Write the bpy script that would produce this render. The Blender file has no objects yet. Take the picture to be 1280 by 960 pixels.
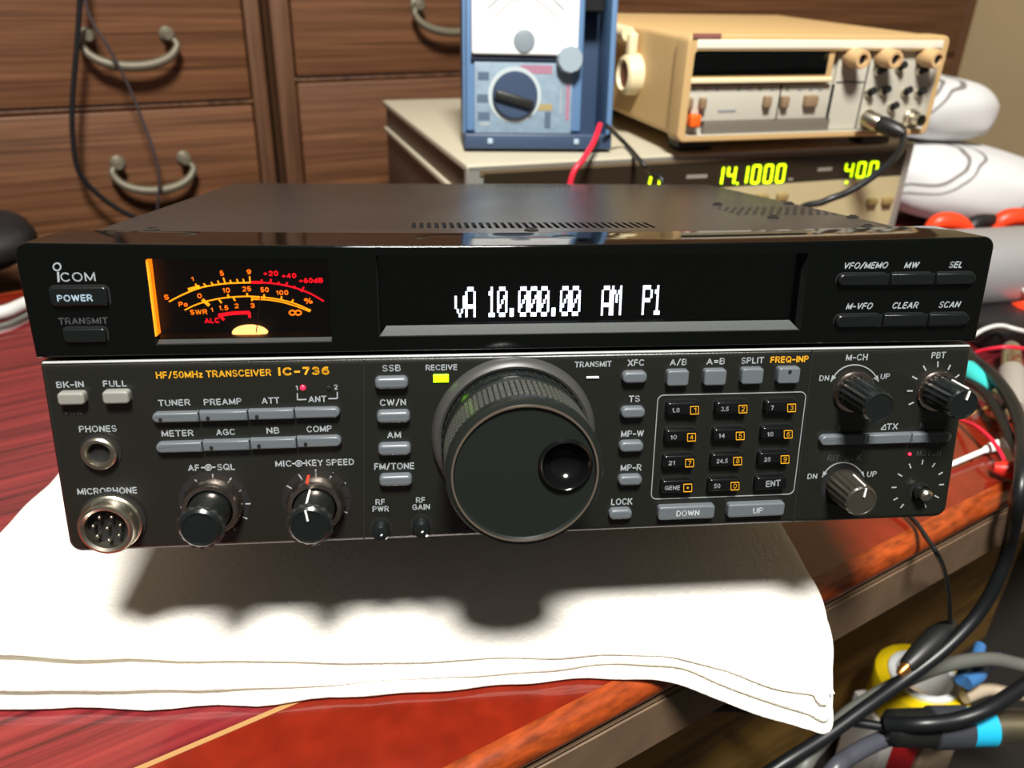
import bpy, bmesh, math, random
from mathutils import Vector, Matrix
from mathutils import noise as mnoise
random.seed(7)
S = bpy.context.scene
C = S.collection
R = math.radians
PI = math.pi

# ------------------------------------------------------------------ camera
FOCAL_PX = 1027.14
TILT = Matrix.Translation((0, 0, .070)) @ Matrix.Rotation(R(-10.0), 4, 'X')      # the transceiver's front is propped up
CAM_LOCAL = (Matrix.Translation((-.0376, -.2743, .1484)) @ Matrix.Rotation(-.1086, 4, 'Z')
             @ Matrix.Rotation(1.2613, 4, 'X') @ Matrix.Rotation(.0112, 4, 'Z'))
CAM = TILT @ CAM_LOCAL
cd = bpy.data.cameras.new('camera')
cam = bpy.data.objects.new('camera', cd); C.objects.link(cam)
cam.matrix_world = CAM
cd.sensor_width = 36.0; cd.sensor_fit = 'HORIZONTAL'; cd.lens = 36.0 * FOCAL_PX / 1280
cd.clip_start = .01; cd.clip_end = 50
cd.dof.use_dof = True; cd.dof.focus_distance = .31; cd.dof.aperture_fstop = 12
S.camera = cam

# ------------------------------------------------------------------ light
w = bpy.data.worlds.new('world'); S.world = w; w.use_nodes = True
w.node_tree.nodes['Background'].inputs[0].default_value = (1.0, .95, .88, 1)
w.node_tree.nodes['Background'].inputs[1].default_value = .08
ld = bpy.data.lights.new('ceiling_lamp_light', 'AREA'); ld.shape = 'DISK'; ld.size = .34; ld.energy = 62
ld.color = (1.0, .97, .92)
lo = bpy.data.objects.new('ceiling_lamp_light', ld); C.objects.link(lo)
lo.location = (-.01, -.62, 1.45)
lo.rotation_euler = (Vector((0, .15, 0)) - lo.location).to_track_quat('-Z', 'Y').to_euler()
S.view_settings.view_transform = 'Standard'; S.view_settings.look = 'None'
S.view_settings.exposure = 0.0; S.view_settings.gamma = 1.0; S.view_settings.use_curve_mapping = False

# ------------------------------------------------------------------ frames: from a photo pixel to a point on a real plane
class Frame:
    def __init__(s, M): s.M = M; s.I = M.inverted()
    def hit(s, u, v, axis=1, val=0.0):
        o = s.I @ CAM.translation
        d = (s.I.to_3x3() @ (CAM.to_3x3() @ Vector(((u-640)/FOCAL_PX, -(v-480)/FOCAL_PX, -1))))
        t = (val - o[axis]) / d[axis]
        return o + d*t
WORLD = Frame(Matrix.Identity(4))
RADIO = Frame(TILT)
def at(u, v, z=0.0): return WORLD.hit(u, v, 2, z)
def P(u, v, y=0.0): return RADIO.hit(u, v, 1, y)
def depth_for(base, tip, y=0.0):
    """how far a knob stands out so that its axis, rooted at base, ends where tip is seen"""
    b = P(*base, y); best = (9, 0)
    for i in range(200):
        d = i*.0003; e = (P(*tip, y-d) - (b+Vector((0, -d, 0)))).length
        if e < best[0]: best = (e, d)
    return best[1]

# ------------------------------------------------------------------ materials
def lin(h):
    h = h.lstrip('#'); o = []
    for i in (0, 2, 4):
        c = int(h[i:i+2], 16)/255; o.append(c/12.92 if c <= .04045 else ((c+.055)/1.055)**2.4)
    return (*o, 1)
MATS = {}
def mat(name, col, rough=.5, metal=0, emit=None, es=0, bump=0, bscale=400, spec=.5, var=0, vscale=30, coat=0, sheen=0, stretch=None):
    if name in MATS: return MATS[name]
    m = bpy.data.materials.new(name); m.use_nodes = True; nt = m.node_tree; b = nt.nodes['Principled BSDF']
    c = lin(col) if isinstance(col, str) else col
    b.inputs['Base Color'].default_value = c; b.inputs['Roughness'].default_value = rough
    b.inputs['Metallic'].default_value = metal; b.inputs['Specular IOR Level'].default_value = spec
    b.inputs['Coat Weight'].default_value = coat; b.inputs['Coat Roughness'].default_value = .05
    b.inputs['Sheen Weight'].default_value = sheen
    if emit: b.inputs['Emission Color'].default_value = lin(emit); b.inputs['Emission Strength'].default_value = es
    tc = nt.nodes.new('ShaderNodeTexCoord'); mp = nt.nodes.new('ShaderNodeMapping'); nt.links.new(tc.outputs['Object'], mp.inputs[0])
    if stretch: mp.inputs['Scale'].default_value = stretch
    if var:
        n = nt.nodes.new('ShaderNodeTexNoise'); n.inputs['Scale'].default_value = vscale; n.inputs['Detail'].default_value = 5
        nt.links.new(mp.outputs[0], n.inputs['Vector'])
        r = nt.nodes.new('ShaderNodeValToRGB'); r.color_ramp.elements[0].position = .3; r.color_ramp.elements[1].position = .7
        r.color_ramp.elements[0].color = (*[x*(1-var) for x in c[:3]], 1); r.color_ramp.elements[1].color = (*[min(1, x*(1+var)) for x in c[:3]], 1)
        nt.links.new(n.outputs[0], r.inputs[0]); nt.links.new(r.outputs[0], b.inputs['Base Color'])
    if bump:
        n = nt.nodes.new('ShaderNodeTexNoise'); n.inputs['Scale'].default_value = bscale; n.inputs['Detail'].default_value = 3
        nt.links.new(mp.outputs[0], n.inputs['Vector'])
        bp = nt.nodes.new('ShaderNodeBump'); bp.inputs['Strength'].default_value = bump; bp.inputs['Distance'].default_value = .001
        nt.links.new(n.outputs[0], bp.inputs['Height']); nt.links.new(bp.outputs[0], b.inputs['Normal'])
    MATS[name] = m; return m
def wood(name, dark, mid, light, rough, scale, coat=0, bump=.2, ring=1.0):
    m = bpy.data.materials.new(name); m.use_nodes = True; nt = m.node_tree; b = nt.nodes['Principled BSDF']; L = nt.links.new
    tc = nt.nodes.new('ShaderNodeTexCoord'); mp = nt.nodes.new('ShaderNodeMapping'); mp.inputs['Scale'].default_value = scale
    L(tc.outputs['Object'], mp.inputs[0])
    n = nt.nodes.new('ShaderNodeTexNoise'); n.inputs['Scale'].default_value = ring; n.inputs['Detail'].default_value = 8; n.inputs['Roughness'].default_value = .62; n.inputs['Distortion'].default_value = .4
    L(mp.outputs[0], n.inputs['Vector'])
    r = nt.nodes.new('ShaderNodeValToRGB'); e = r.color_ramp.elements
    e[0].position = .34; e[0].color = lin(dark); e[1].position = .68; e[1].color = lin(light)
    k = r.color_ramp.elements.new(.5); k.color = lin(mid)
    L(n.outputs[0], r.inputs[0]); L(r.outputs[0], b.inputs['Base Color'])
    b.inputs['Roughness'].default_value = rough; b.inputs['Coat Weight'].default_value = coat; b.inputs['Coat Roughness'].default_value = .08
    bp = nt.nodes.new('ShaderNodeBump'); bp.inputs['Strength'].default_value = bump; bp.inputs['Distance'].default_value = .001
    L(n.outputs[0], bp.inputs['Height']); L(bp.outputs[0], b.inputs['Normal'])
    MATS[name] = m; return m
def stripes(name, base, line, period, d):
    """thin double stripes woven into cotton"""
    m = bpy.data.materials.new(name); m.use_nodes = True; nt = m.node_tree; b = nt.nodes['Principled BSDF']; L = nt.links.new
    def math_(op, a, v=None):
        n = nt.nodes.new('ShaderNodeMath'); n.operation = op; L(a, n.inputs[0])
        if v is not None:
            if isinstance(v, float): n.inputs[1].default_value = v
            else: L(v, n.inputs[1])
        return n.outputs[0]
    tc = nt.nodes.new('ShaderNodeTexCoord'); dt = nt.nodes.new('ShaderNodeVectorMath'); dt.operation = 'DOT_PRODUCT'; L(tc.outputs['Object'], dt.inputs[0]); dt.inputs[1].default_value = d
    nz = nt.nodes.new('ShaderNodeTexNoise'); nz.inputs['Scale'].default_value = 12; L(tc.outputs['Object'], nz.inputs['Vector'])
    p = math_('ADD', math_('DIVIDE', dt.outputs['Value'], period), math_('MULTIPLY', nz.outputs[0], .45))
    f = math_('FRACT', p); l1 = math_('LESS_THAN', f, .045); l2 = math_('LESS_THAN', math_('ABSOLUTE', math_('SUBTRACT', f, .16)), .018)
    mx = nt.nodes.new('ShaderNodeMix'); mx.data_type = 'RGBA'; L(math_('MAXIMUM', l1, l2), mx.inputs[0]); mx.inputs[6].default_value = lin(base); mx.inputs[7].default_value = lin(line)
    L(mx.outputs[2], b.inputs['Base Color']); b.inputs['Roughness'].default_value = .9
    MATS[name] = m; return m
BLACKP = mat('black_panel_paint', '#161712', .36, bump=.10, bscale=1500, spec=.75)
GLOSS = mat('gloss_black_acrylic', '#050706', .07, spec=.5)
LIDP = mat('black_textured_steel', '#2a2827', .25, bump=.12, bscale=1800)
DARK = mat('recess_black', '#020202', .8)
RUB = mat('black_rubber', '#1c1d1c', .42)
KNOB = mat('black_knob_plastic', '#141817', .24)
DIALP = mat('dial_face_plastic', '#191d1a', .33)
GREYB = mat('grey_button_plastic', '#595f63', .36)
DKB = mat('dark_button_plastic', '#101413', .26)
KEYB = mat('keypad_button_plastic', '#0c0e0e', .2)
CHROME = mat('chrome', '#b9b4aa', .22, 1)
STEEL = mat('brushed_steel', '#b9b9bb', .38, .55, bump=.15, bscale=300, stretch=(1, 1, 40))
DARKM = mat('smoked_metal', '#c0b1a6', .24, 1)
NICKEL = mat('nickel', '#cfc8b6', .3, 1)
WPRINT = mat('white_print', '#979ea1', .6)
DPRINT = mat('dim_print', '#3c3f40', .6)
GPRINT = mat('grey_print', '#8b9091', .6)
YPRINT = mat('yellow_print', '#dc9f14', .6)
BPRINT = mat('blue_grey_print', '#9fb6c6', .6)
REDPT = mat('red_pointer_paint', '#c8381e', .5)
WHITEPT = mat('white_pointer_paint', '#f4f4f0', .5)
LEDR = mat('red_led', '#ff2030', .4, emit='#ff1430', es=5)
LEDG = mat('green_led', '#a8ff10', .4, emit='#9dff08', es=2.2)
LEDOFF = mat('unlit_led', '#c9ced0', .3)
VFD = mat('display_white', '#ffffff', .5, emit='#e4ecff', es=3.5)
MORG = mat('meter_orange_glow', '#ff9a20', .5, emit='#ff7d0e', es=1.7)
MYEL = mat('meter_yellow_glow', '#ffc030', .5, emit='#ff9c12', es=2.1)
MRED = mat('meter_red_glow', '#ff2030', .5, emit='#ff1226', es=1.3)
MHUB = mat('meter_hub_glow', '#ffc080', .5, emit='#ffb868', es=3.0)
MLINE = mat('meter_edge_glow', '#a84018', .5, emit='#a03a10', es=.5)
TOWEL = mat('white_flannel', '#f3efe6', .95, bump=.7, bscale=420, sheen=.3)
LACQ = wood('red_lacquered_wood', '#3a0c12', '#701f24', '#8e3030', .25, (1.6, 60, 30), coat=.9, bump=.15, ring=2.2)
BORDER = mat('orange_red_lacquer', '#751d0c', .22, var=.2, vscale=90, coat=.9)
WORN = mat('worn_orange_edge', '#8c3a14', .3, var=.5, vscale=300, coat=.4, stretch=(.3, 1, 1))
INLAY = mat('tan_inlay', '#a8804f', .35)
BAND = mat('grey_brown_table_band', '#6c5743', .5, var=.12, vscale=60)
CHEST = wood('old_brown_drawer_wood', '#47290f', '#633e24', '#785032', .55, (1.8, 110, 110), bump=.25, ring=2.0)
CHESTF = wood('old_brown_frame_wood', '#402614', '#5a3a24', '#6c4a30', .55, (60, 60, 2.2), bump=.3, ring=2.0)
CHESTD = mat('dark_gap', '#0d0906', .9)
IRON = mat('grey_brass_pull', '#6b6554', .5, .3, bump=.2, bscale=200)
WALLM = mat('cream_plaster', '#c0a981', .9, var=.05, vscale=8, bump=.15, bscale=120)
FLOORM = mat('brown_floor', '#130e09', .8, var=.2, vscale=10)

# ------------------------------------------------------------------ mesh builder
class MB:
    def __init__(s): s.bm = bmesh.new(); s.mats = []
    def mi(s, m):
        if m not in s.mats: s.mats.append(m)
        return s.mats.index(m)
    def faces(s, verts, faces, m, smooth=False):
        i = s.mi(m); vs = [s.bm.verts.new(v) for v in verts]
        for f in faces:
            try:
                fc = s.bm.faces.new([vs[k] for k in f]); fc.material_index = i; fc.smooth = smooth
            except ValueError: pass
        return vs
    def loft(s, rings, m, cap0=True, cap1=True, smooth=True, closed=True):
        n = len(rings[0]); V = [p for r in rings for p in r]; F = []
        for k in range(len(rings)-1):
            for j in range(n if closed else n-1):
                a = k*n+j; b = k*n+(j+1) % n
                F.append((a, b, b+n, a+n))
        if cap0: F.append(tuple(range(n))[::-1])
        if cap1: F.append(tuple(range((len(rings)-1)*n, len(rings)*n)))
        s.faces(V, F, m, smooth)
    def prism(s, outline, y0, y1, m, bev=.0004, steps=3, M=None, cap_m=None):
        """outline [(x,z)] counter-clockwise seen from the front (-y); y0 back, y1 front (smaller); rounded front rim"""
        n = len(outline); nrm = []
        for i in range(n):
            a = Vector(outline[i-1]); b = Vector(outline[i]); c = Vector(outline[(i+1) % n])
            e1 = (b-a).normalized() if (b-a).length > 1e-9 else (c-b).normalized(); e2 = (c-b).normalized() if (c-b).length > 1e-9 else e1
            n1 = Vector((-e1.y, e1.x)); n2 = Vector((-e2.y, e2.x)); q = (n1+n2)
            q = q.normalized() if q.length > 1e-6 else n1
            nrm.append(q / max(.5, q.dot(n1)))
        rings = [[Vector((x, y0, z)) for x, z in outline]]
        if bev > 0:
            for k in range(steps+1):
                t = PI/2*k/steps; ins = bev*(1-math.cos(t)); y = y1+bev*(1-math.sin(t))
                rings.append([Vector((outline[i][0]+nrm[i].x*ins, y, outline[i][1]+nrm[i].y*ins)) for i in range(n)])
            ins = bev+.00012; rings.append([Vector((outline[i][0]+nrm[i].x*ins, y1, outline[i][1]+nrm[i].y*ins)) for i in range(n)])
        else: rings.append([Vector((x, y1, z)) for x, z in outline])
        if M: rings = [[M @ p for p in r] for r in rings]
        s.loft(rings, m, smooth=False)
    def box(s, c, size, m, M=None, bev=0):
        hx, hy, hz = size[0]/2, size[1]/2, size[2]/2
        if bev:
            b2 = bmesh.new(); bmesh.ops.create_cube(b2, size=1)
            for v in b2.verts: v.co = Vector((v.co.x*size[0]+c[0], v.co.y*size[1]+c[1], v.co.z*size[2]+c[2]))
            bmesh.ops.bevel(b2, geom=list(b2.edges), offset=bev, segments=3, affect='EDGES', profile=.5)
            b2.verts.index_update()
            V = [(M @ v.co) if M else v.co.copy() for v in b2.verts]; F = [[v.index for v in f.verts] for f in b2.faces]; b2.free()
            s.faces(V, F, m, False); return
        V = [Vector((c[0]+x*hx, c[1]+y*hy, c[2]+z*hz)) for x in (-1, 1) for y in (-1, 1) for z in (-1, 1)]
        if M: V = [M @ v for v in V]
        s.faces(V, [(0, 1, 3, 2), (4, 6, 7, 5), (0, 4, 5, 1), (2, 3, 7, 6), (0, 2, 6, 4), (1, 5, 7, 3)], m)
    def lathe(s, prof, org, m, ax=(0, -1, 0), seg=40, rf=None, cap0=True, cap1=True, smooth=True, up=None):
        ax = Vector(ax).normalized(); u = Vector(up) if up else (Vector((0, 0, 1)) if abs(ax.z) < .9 else Vector((1, 0, 0)))
        e1 = (u-ax*u.dot(ax)).normalized(); e2 = ax.cross(e1); o = Vector(org); rings = []
        for r, d in prof:
            rings.append([o+ax*d+(e1*math.cos(t)+e2*math.sin(t))*(r*(rf(t, d) if rf else 1)) for t in [2*PI*k/seg for k in range(seg)]])
        s.loft(rings, m, cap0, cap1, smooth)
    def tube(s, pts, r, m, seg=12, sub=8, caps=True, flat=None):
        P_ = smooth_path([Vector(p) for p in pts], sub) if sub > 1 else [Vector(p) for p in pts]
        rings = []; prev = None
        for i, p in enumerate(P_):
            t = (P_[min(i+1, len(P_)-1)]-P_[max(i-1, 0)]).normalized()
            if prev is None:
                a = Vector((0, 0, 1)) if abs(t.z) < .9 else Vector((1, 0, 0)); prev = (a-t*a.dot(t)).normalized()
            else: prev = (prev-t*prev.dot(t)).normalized()
            b = t.cross(prev); rr = r(i/(len(P_)-1)) if callable(r) else r
            rings.append([p+(prev*math.cos(k*2*PI/seg)+b*math.sin(k*2*PI/seg))*rr for k in range(seg)])
        s.loft(rings, m, caps, caps)
    def ball(s, c, r, m, seg=24, sc=(1, 1, 1), M=None):
        rings = []
        for i in range(1, seg//2):
            a = PI*i/(seg//2)
            rings.append([Vector((c[0]+sc[0]*r*math.sin(a)*math.cos(t), c[1]+sc[1]*r*math.sin(a)*math.sin(t), c[2]-sc[2]*r*math.cos(a))) for t in [2*PI*k/seg for k in range(seg)]])
        if M: rings = [[M @ p for p in q] for q in rings]
        s.loft(rings, m)
    def line(s, a, b, wd, m, nrm=(0, -1, 0), th=.0002):
        """a flat printed or painted stroke with a little thickness"""
        a = Vector(a); b = Vector(b); n = Vector(nrm); t = (b-a).normalized(); q = n.cross(t).normalized()*(wd/2)
        V = [a-q, a+q, b+q, b-q]; V = V+[v+n*th for v in V]
        s.faces(V, [(0, 1, 2, 3), (4, 7, 6, 5), (0, 4, 5, 1), (1, 5, 6, 2), (2, 6, 7, 3), (3, 7, 4, 0)], m)
    def path(s, pts, wd, m, nrm=(0, -1, 0)):
        for i in range(len(pts)-1): s.line(pts[i], pts[i+1], wd, m, nrm)
    def build(s, name, parent=None, sharp=35):
        me = bpy.data.meshes.new(name)
        bmesh.ops.recalc_face_normals(s.bm, faces=s.bm.faces)
        for f in s.bm.faces: f.smooth = True
        for e in s.bm.edges:
            e.smooth = not (len(e.link_faces) != 2 or e.calc_face_angle(0) > R(sharp))
        s.bm.to_mesh(me); s.bm.free()
        for m in s.mats: me.materials.append(m)
        o = bpy.data.objects.new(name, me); C.objects.link(o)
        if parent: o.parent = parent
        return o
def smooth_path(P_, n):
    if len(P_) < 3: return P_
    out = []
    for i in range(len(P_)-1):
        p0 = P_[i-1] if i else P_[0]*2-P_[1]; p1 = P_[i]; p2 = P_[i+1]; p3 = P_[i+2] if i+2 < len(P_) else P_[-1]*2-P_[-2]
        for k in range(n):
            t = k/n
            out.append(.5*((2*p1)+(p2-p0)*t+(2*p0-5*p1+4*p2-p3)*t*t+(3*p1-p0-3*p2+p3)*t**3))
    return out+[P_[-1]]
def rrect(x0, z0, x1, z1, r, n=6):
    """counter-clockwise rounded rectangle (x right, z up, seen from -y)"""
    r = min(r, (x1-x0)/2-1e-6, (z1-z0)/2-1e-6); o = []
    for cx, cz, a in ((x1-r, z0+r, -90), (x1-r, z1-r, 0), (x0+r, z1-r, 90), (x0+r, z0+r, 180)):
        for k in range(n+1):
            t = R(a+90*k/n); o.append((cx+r*math.cos(t), cz+r*math.sin(t)))
    return o
def tag(o, label, cat, group=None):
    o['label'] = label; o['category'] = cat
    if group: o['group'] = group
    return o
def thing(name, label, cat, M=None, group=None):
    o = bpy.data.objects.new(name, None); C.objects.link(o); o.empty_display_size = .02
    if M is not None: o.matrix_world = M
    return tag(o, label, cat, group)
def struct(o): o['kind'] = 'structure'; return o

def merge(o, mb):
    """add printing to a finished part"""
    t = mb.build('print'); b = bmesh.new(); b.from_mesh(o.data); off = len(o.data.materials); n0 = len(b.faces)
    b.from_mesh(t.data); b.faces.ensure_lookup_table()
    for f in b.faces[n0:]: f.material_index += off
    for m in t.data.materials: o.data.materials.append(m)
    b.to_mesh(o.data); b.free(); bpy.data.objects.remove(t)
# ---- lettering: every character is drawn as strokes
def el(cx, cy, rx, ry, a0, a1, n=None):
    n = n or max(4, int(abs(a1-a0)/24)); return [(cx+rx*math.cos(R(a0+(a1-a0)*k/n)), cy+ry*math.sin(R(a0+(a1-a0)*k/n))) for k in range(n+1)]
_P = [(0, 0), (0, 1), (.34, 1)]+el(.34, .74, .26, .26, 90, -90)+[(0, .48)]
GL = {'A': (.74, [[(0, 0), (.37, 1), (.74, 0)], [(.13, .3), (.61, .3)]]),
 'B': (.6, [[(0, 0), (0, 1), (.34, 1)]+el(.34, .77, .22, .23, 90, -90)+[(0, .54)], [(.34, .54)]+el(.34, .27, .26, .27, 90, -90)+[(0, 0)]]),
 'C': (.7, [el(.38, .5, .38, .5, 42, 318)]), 'D': (.66, [[(0, 0), (0, 1), (.26, 1)]+el(.26, .5, .40, .5, 90, -90)+[(0, 0)]]),
 'E': (.54, [[(.54, 0), (0, 0), (0, 1), (.54, 1)], [(0, .52), (.48, .52)]]), 'F': (.5, [[(0, 0), (0, 1), (.5, 1)], [(0, .5), (.44, .5)]]),
 'G': (.74, [el(.38, .5, .38, .5, 42, 325), [(.42, .46), (.74, .46), (.74, .06)]]), 'H': (.64, [[(0, 0), (0, 1)], [(.64, 0), (.64, 1)], [(0, .52), (.64, .52)]]),
 'I': (0.02, [[(.01, 0), (.01, 1)]]), 'K': (.64, [[(0, 0), (0, 1)], [(.6, 1), (0, .36)], [(.22, .6), (.64, 0)]]), 'L': (.5, [[(0, 1), (0, 0), (.5, 0)]]),
 'M': (.78, [[(0, 0), (0, 1), (.39, .08), (.78, 1), (.78, 0)]]), 'N': (.64, [[(0, 0), (0, 1), (.64, 0), (.64, 1)]]), 'O': (.78, [el(.39, .5, .39, .5, 0, 360)]),
 'P': (.6, [_P]), 'Q': (.78, [el(.39, .5, .39, .5, 0, 360), [(.46, .28), (.76, -.03)]]), 'R': (.62, [_P, [(.34, .48), (.62, 0)]]),
 'S': (.58, [el(.29, .75, .27, .25, 28, 270)+el(.29, .25, .29, .25, 90, -152)]), 'T': (.62, [[(0, 1), (.62, 1)], [(.31, 1), (.31, 0)]]),
 'U': (.62, [[(0, 1)]+el(.31, .31, .31, .31, 180, 360)+[(.62, 1)]]), 'V': (.7, [[(0, 1), (.35, 0), (.7, 1)]]), 'W': (1.0, [[(0, 1), (.25, 0), (.5, 1), (.75, 0), (1, 1)]]),
 'X': (.66, [[(0, 0), (.66, 1)], [(0, 1), (.66, 0)]]), 'Y': (.66, [[(0, 1), (.33, .46), (.66, 1)], [(.33, .46), (.33, 0)]]), 'Z': (.58, [[(0, 1), (.58, 1), (0, 0), (.58, 0)]]),
 'z': (.42, [[(0, .66), (.42, .66), (0, 0), (.42, 0)]]), 'o': (.52, [el(.26, .33, .26, .33, 0, 360)]), 'd': (.5, [el(.24, .33, .24, .33, 0, 360), [(.5, 0), (.5, 1)]]),
 '0': (.54, [el(.27, .5, .27, .5, 0, 360)]), '1': (.2, [[(0, .76), (.2, 1), (.2, 0)]]), '2': (.54, [el(.27, .72, .27, .28, 165, -25)+[(0, 0), (.55, 0)]]),
 '3': (.53, [el(.26, .76, .24, .24, 160, -90)+el(.26, .26, .27, .26, 90, -160)]), '4': (.58, [[(.42, 0), (.42, 1), (0, .28), (.58, .28)]]),
 '5': (.53, [[(.5, 1), (.1, 1), (.05, .5)]+el(.26, .3, .27, .3, 125, -150)]), '6': (.54, [el(.27, .3, .27, .3, 0, 360), el(.36, .4, .36, .6, 68, 180)]),
 '7': (.52, [[(0, 1), (.52, 1), (.18, 0)]]), '8': (.54, [el(.27, .77, .23, .23, 0, 360), el(.27, .27, .27, .27, 0, 360)]), '9': (.54, [el(.27, .7, .27, .3, 0, 360), el(.18, .6, .36, .6, 248, 360)]),
 '/': (.4, [[(0, -.04), (.4, 1.04)]]), '-': (.36, [[(0, .42), (.36, .42)]]), '=': (.46, [[(0, .32), (.46, .32)], [(0, .64), (.46, .64)]]), '+': (.5, [[(0, .45), (.5, .45)], [(.25, .2), (.25, .7)]]),
 '.': (.04, [[(0, 0), (.04, 0)]]), '%': (.86, [el(.16, .78, .16, .2, 0, 360), el(.7, .22, .16, .2, 0, 360), [(.66, 1), (.2, 0)]])}
def letters(mb, txt, A, B, cap, m, bold=.022, slant=0, nrm=(0, -1, 0), lift=.00012):
    """printed text whose baseline runs from A to B, cap height cap"""
    t = .14+bold*1.9; n = Vector(nrm); A = Vector(A); B = Vector(B); dx = B-A; e = dx.normalized(); up = e.cross(n)*-1
    if up.z < 0: up = -up
    gap_ = .15+t; x = t/2; lay = []
    for ch in txt:
        if ch == ' ': x += .34; continue
        wd, st = GL[ch]; lay += [[(x+px, py) for px, py in pl] for pl in st]; x += wd+gap_
    W = x-gap_+t/2; k = dx.length/W; tw = t*cap; lo = t/2
    for pl in lay:
        pts = [A+e*(px*k+(slant*(py-.0)*cap))+up*((lo+py*(1-t))*cap)+n*lift for px, py in pl]
        for i in range(len(pts)-1):
            a, b = pts[i], pts[i+1]; d = (b-a)
            if d.length < 1e-7: continue
            d = d.normalized()*tw*.22; mb.line(a-d*(2.0 if i == 0 and len(pts) == 2 else 1), b+d*(2.0 if i == len(pts)-2 and len(pts) == 2 else 1), tw*.92, m, nrm, th=.00004)

# ================================================================== SETTING
ROOM = R(22)
FLOOR_Z = -.33
def chest_pt(s, d=0, z=0): return Vector((-.43+s*math.cos(ROOM)+d*math.sin(ROOM)*-1, .62+s*math.sin(ROOM)+d*math.cos(ROOM), z))
def set_plane(name, verts, m, th):
    mb = MB(); a = [Vector(v) for v in verts]; n = (a[1]-a[0]).cross(a[2]-a[0]).normalized()
    V = a+[v-n*th for v in a]
    mb.faces(V, [(0, 1, 2, 3), (7, 6, 5, 4), (0, 4, 5, 1), (1, 5, 6, 2), (2, 6, 7, 3), (3, 7, 4, 0)], m)
    return struct(mb.build(name))
set_plane('floor', [(-2, -1.2, FLOOR_Z), (2.6, -1.2, FLOOR_Z), (2.6, 2.4, FLOOR_Z), (-2, 2.4, FLOOR_Z)], FLOORM, .03)
_a = chest_pt(-1.6, .47); _b = chest_pt(1.72, .47)
set_plane('wall_back', [(_a.x, _a.y, FLOOR_Z), (_b.x, _b.y, FLOOR_Z), (_b.x, _b.y, 2.0), (_a.x, _a.y, 2.0)], WALLM, .04)
_c = chest_pt(1.70, .47); _d = chest_pt(1.70, -1.6)
set_plane('wall_right', [(_c.x, _c.y, FLOOR_Z), (_d.x, _d.y, FLOOR_Z), (_d.x, _d.y, 2.0), (_c.x, _c.y, 2.0)], WALLM, .04)

# ================================================================== LOW TABLE
TY = R(26.5)                                                # the table's long edge runs at this angle to the transceiver
tu = Vector((math.cos(TY), math.sin(TY), 0)); tv = Vector((-math.sin(TY), math.cos(TY), 0))
_e = [at(u, v) for u, v in ((1280, 590), (1180, 650), (1030, 745), (720, 880), (590, 955))]
T0 = sum(_e, Vector())/len(_e)
def edge_v(s): return -.006
TABLE = Matrix.Translation(T0) @ Matrix.Rotation(TY, 4, 'Z')
table = thing('low_table', 'red lacquered low wooden table with worn orange edge under the white towel', 'table', TABLE)
def table_outline(inset, s0=-.95, s1=.98):
    pts = [(s, edge_v(s)+inset) for s in [s0+inset+(s1-s0-2*inset)*k/30 for k in range(31)]]
    back = .60-inset
    return pts+[(s1-inset, back), (s0+inset, back)]
def slab(mb, rings, m):                                     # rings: (inset, z)
    mb.loft([[Vector((x, y, z)) for x, y in table_outline(i)] for i, z in rings], m, smooth=True)
mb = MB(); slab(mb, [(.066, -.012), (.066, .0)], LACQ); mb.build('tabletop', table)
mb = MB()
o1 = [Vector((x, y, 0)) for x, y in table_outline(.066)]; o2 = [Vector((x, y, 0)) for x, y in table_outline(.010)]
mb.loft([[p+Vector((0, 0, -.012)) for p in o1], o1, o2, [p+Vector((0, 0, -.012)) for p in o2]], BORDER, False, False)
mb.build('border_veneer', table)
mb = MB(); rings = []
for k in range(9):
    t = PI/2+PI*k/8*.85
    rings.append((.010+.0085*math.cos(t)*1.0 if k else .012, -.0075+.0078*math.sin(t)))
slab(mb, [(.012, -.014)]+[(.0105, .0002)]+rings[1:]+[(.012, -.0145)], WORN); mb.build('rounded_edge', table)
mb = MB(); slab(mb, [(.0105, -.0145), (.004, -.0146), (.0035, -.0165), (.0052, -.017), (.0052, -.0185), (.0035, -.019), (.0035, -.046), (.02, -.0465)], BAND); mb.build('edge_band', table)
mb = MB()
ol = [Vector((s, edge_v(s)+.0665, .0001)) for s in [-.88+1.8*k/40 for k in range(41)]]
mb.path(ol, .0022, INLAY, (0, 0, 1)); mb.build('inlay_strip', table)
for x, y in ((-.80, .14), (.84, .17), (-.80, .50), (.84, .50)):
    mb = MB(); mb.box((x, y, (FLOOR_Z-.0465)/2), (.07, .07, -FLOOR_Z-.0465), CHESTF, bev=.004); mb.build('leg', table)

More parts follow.
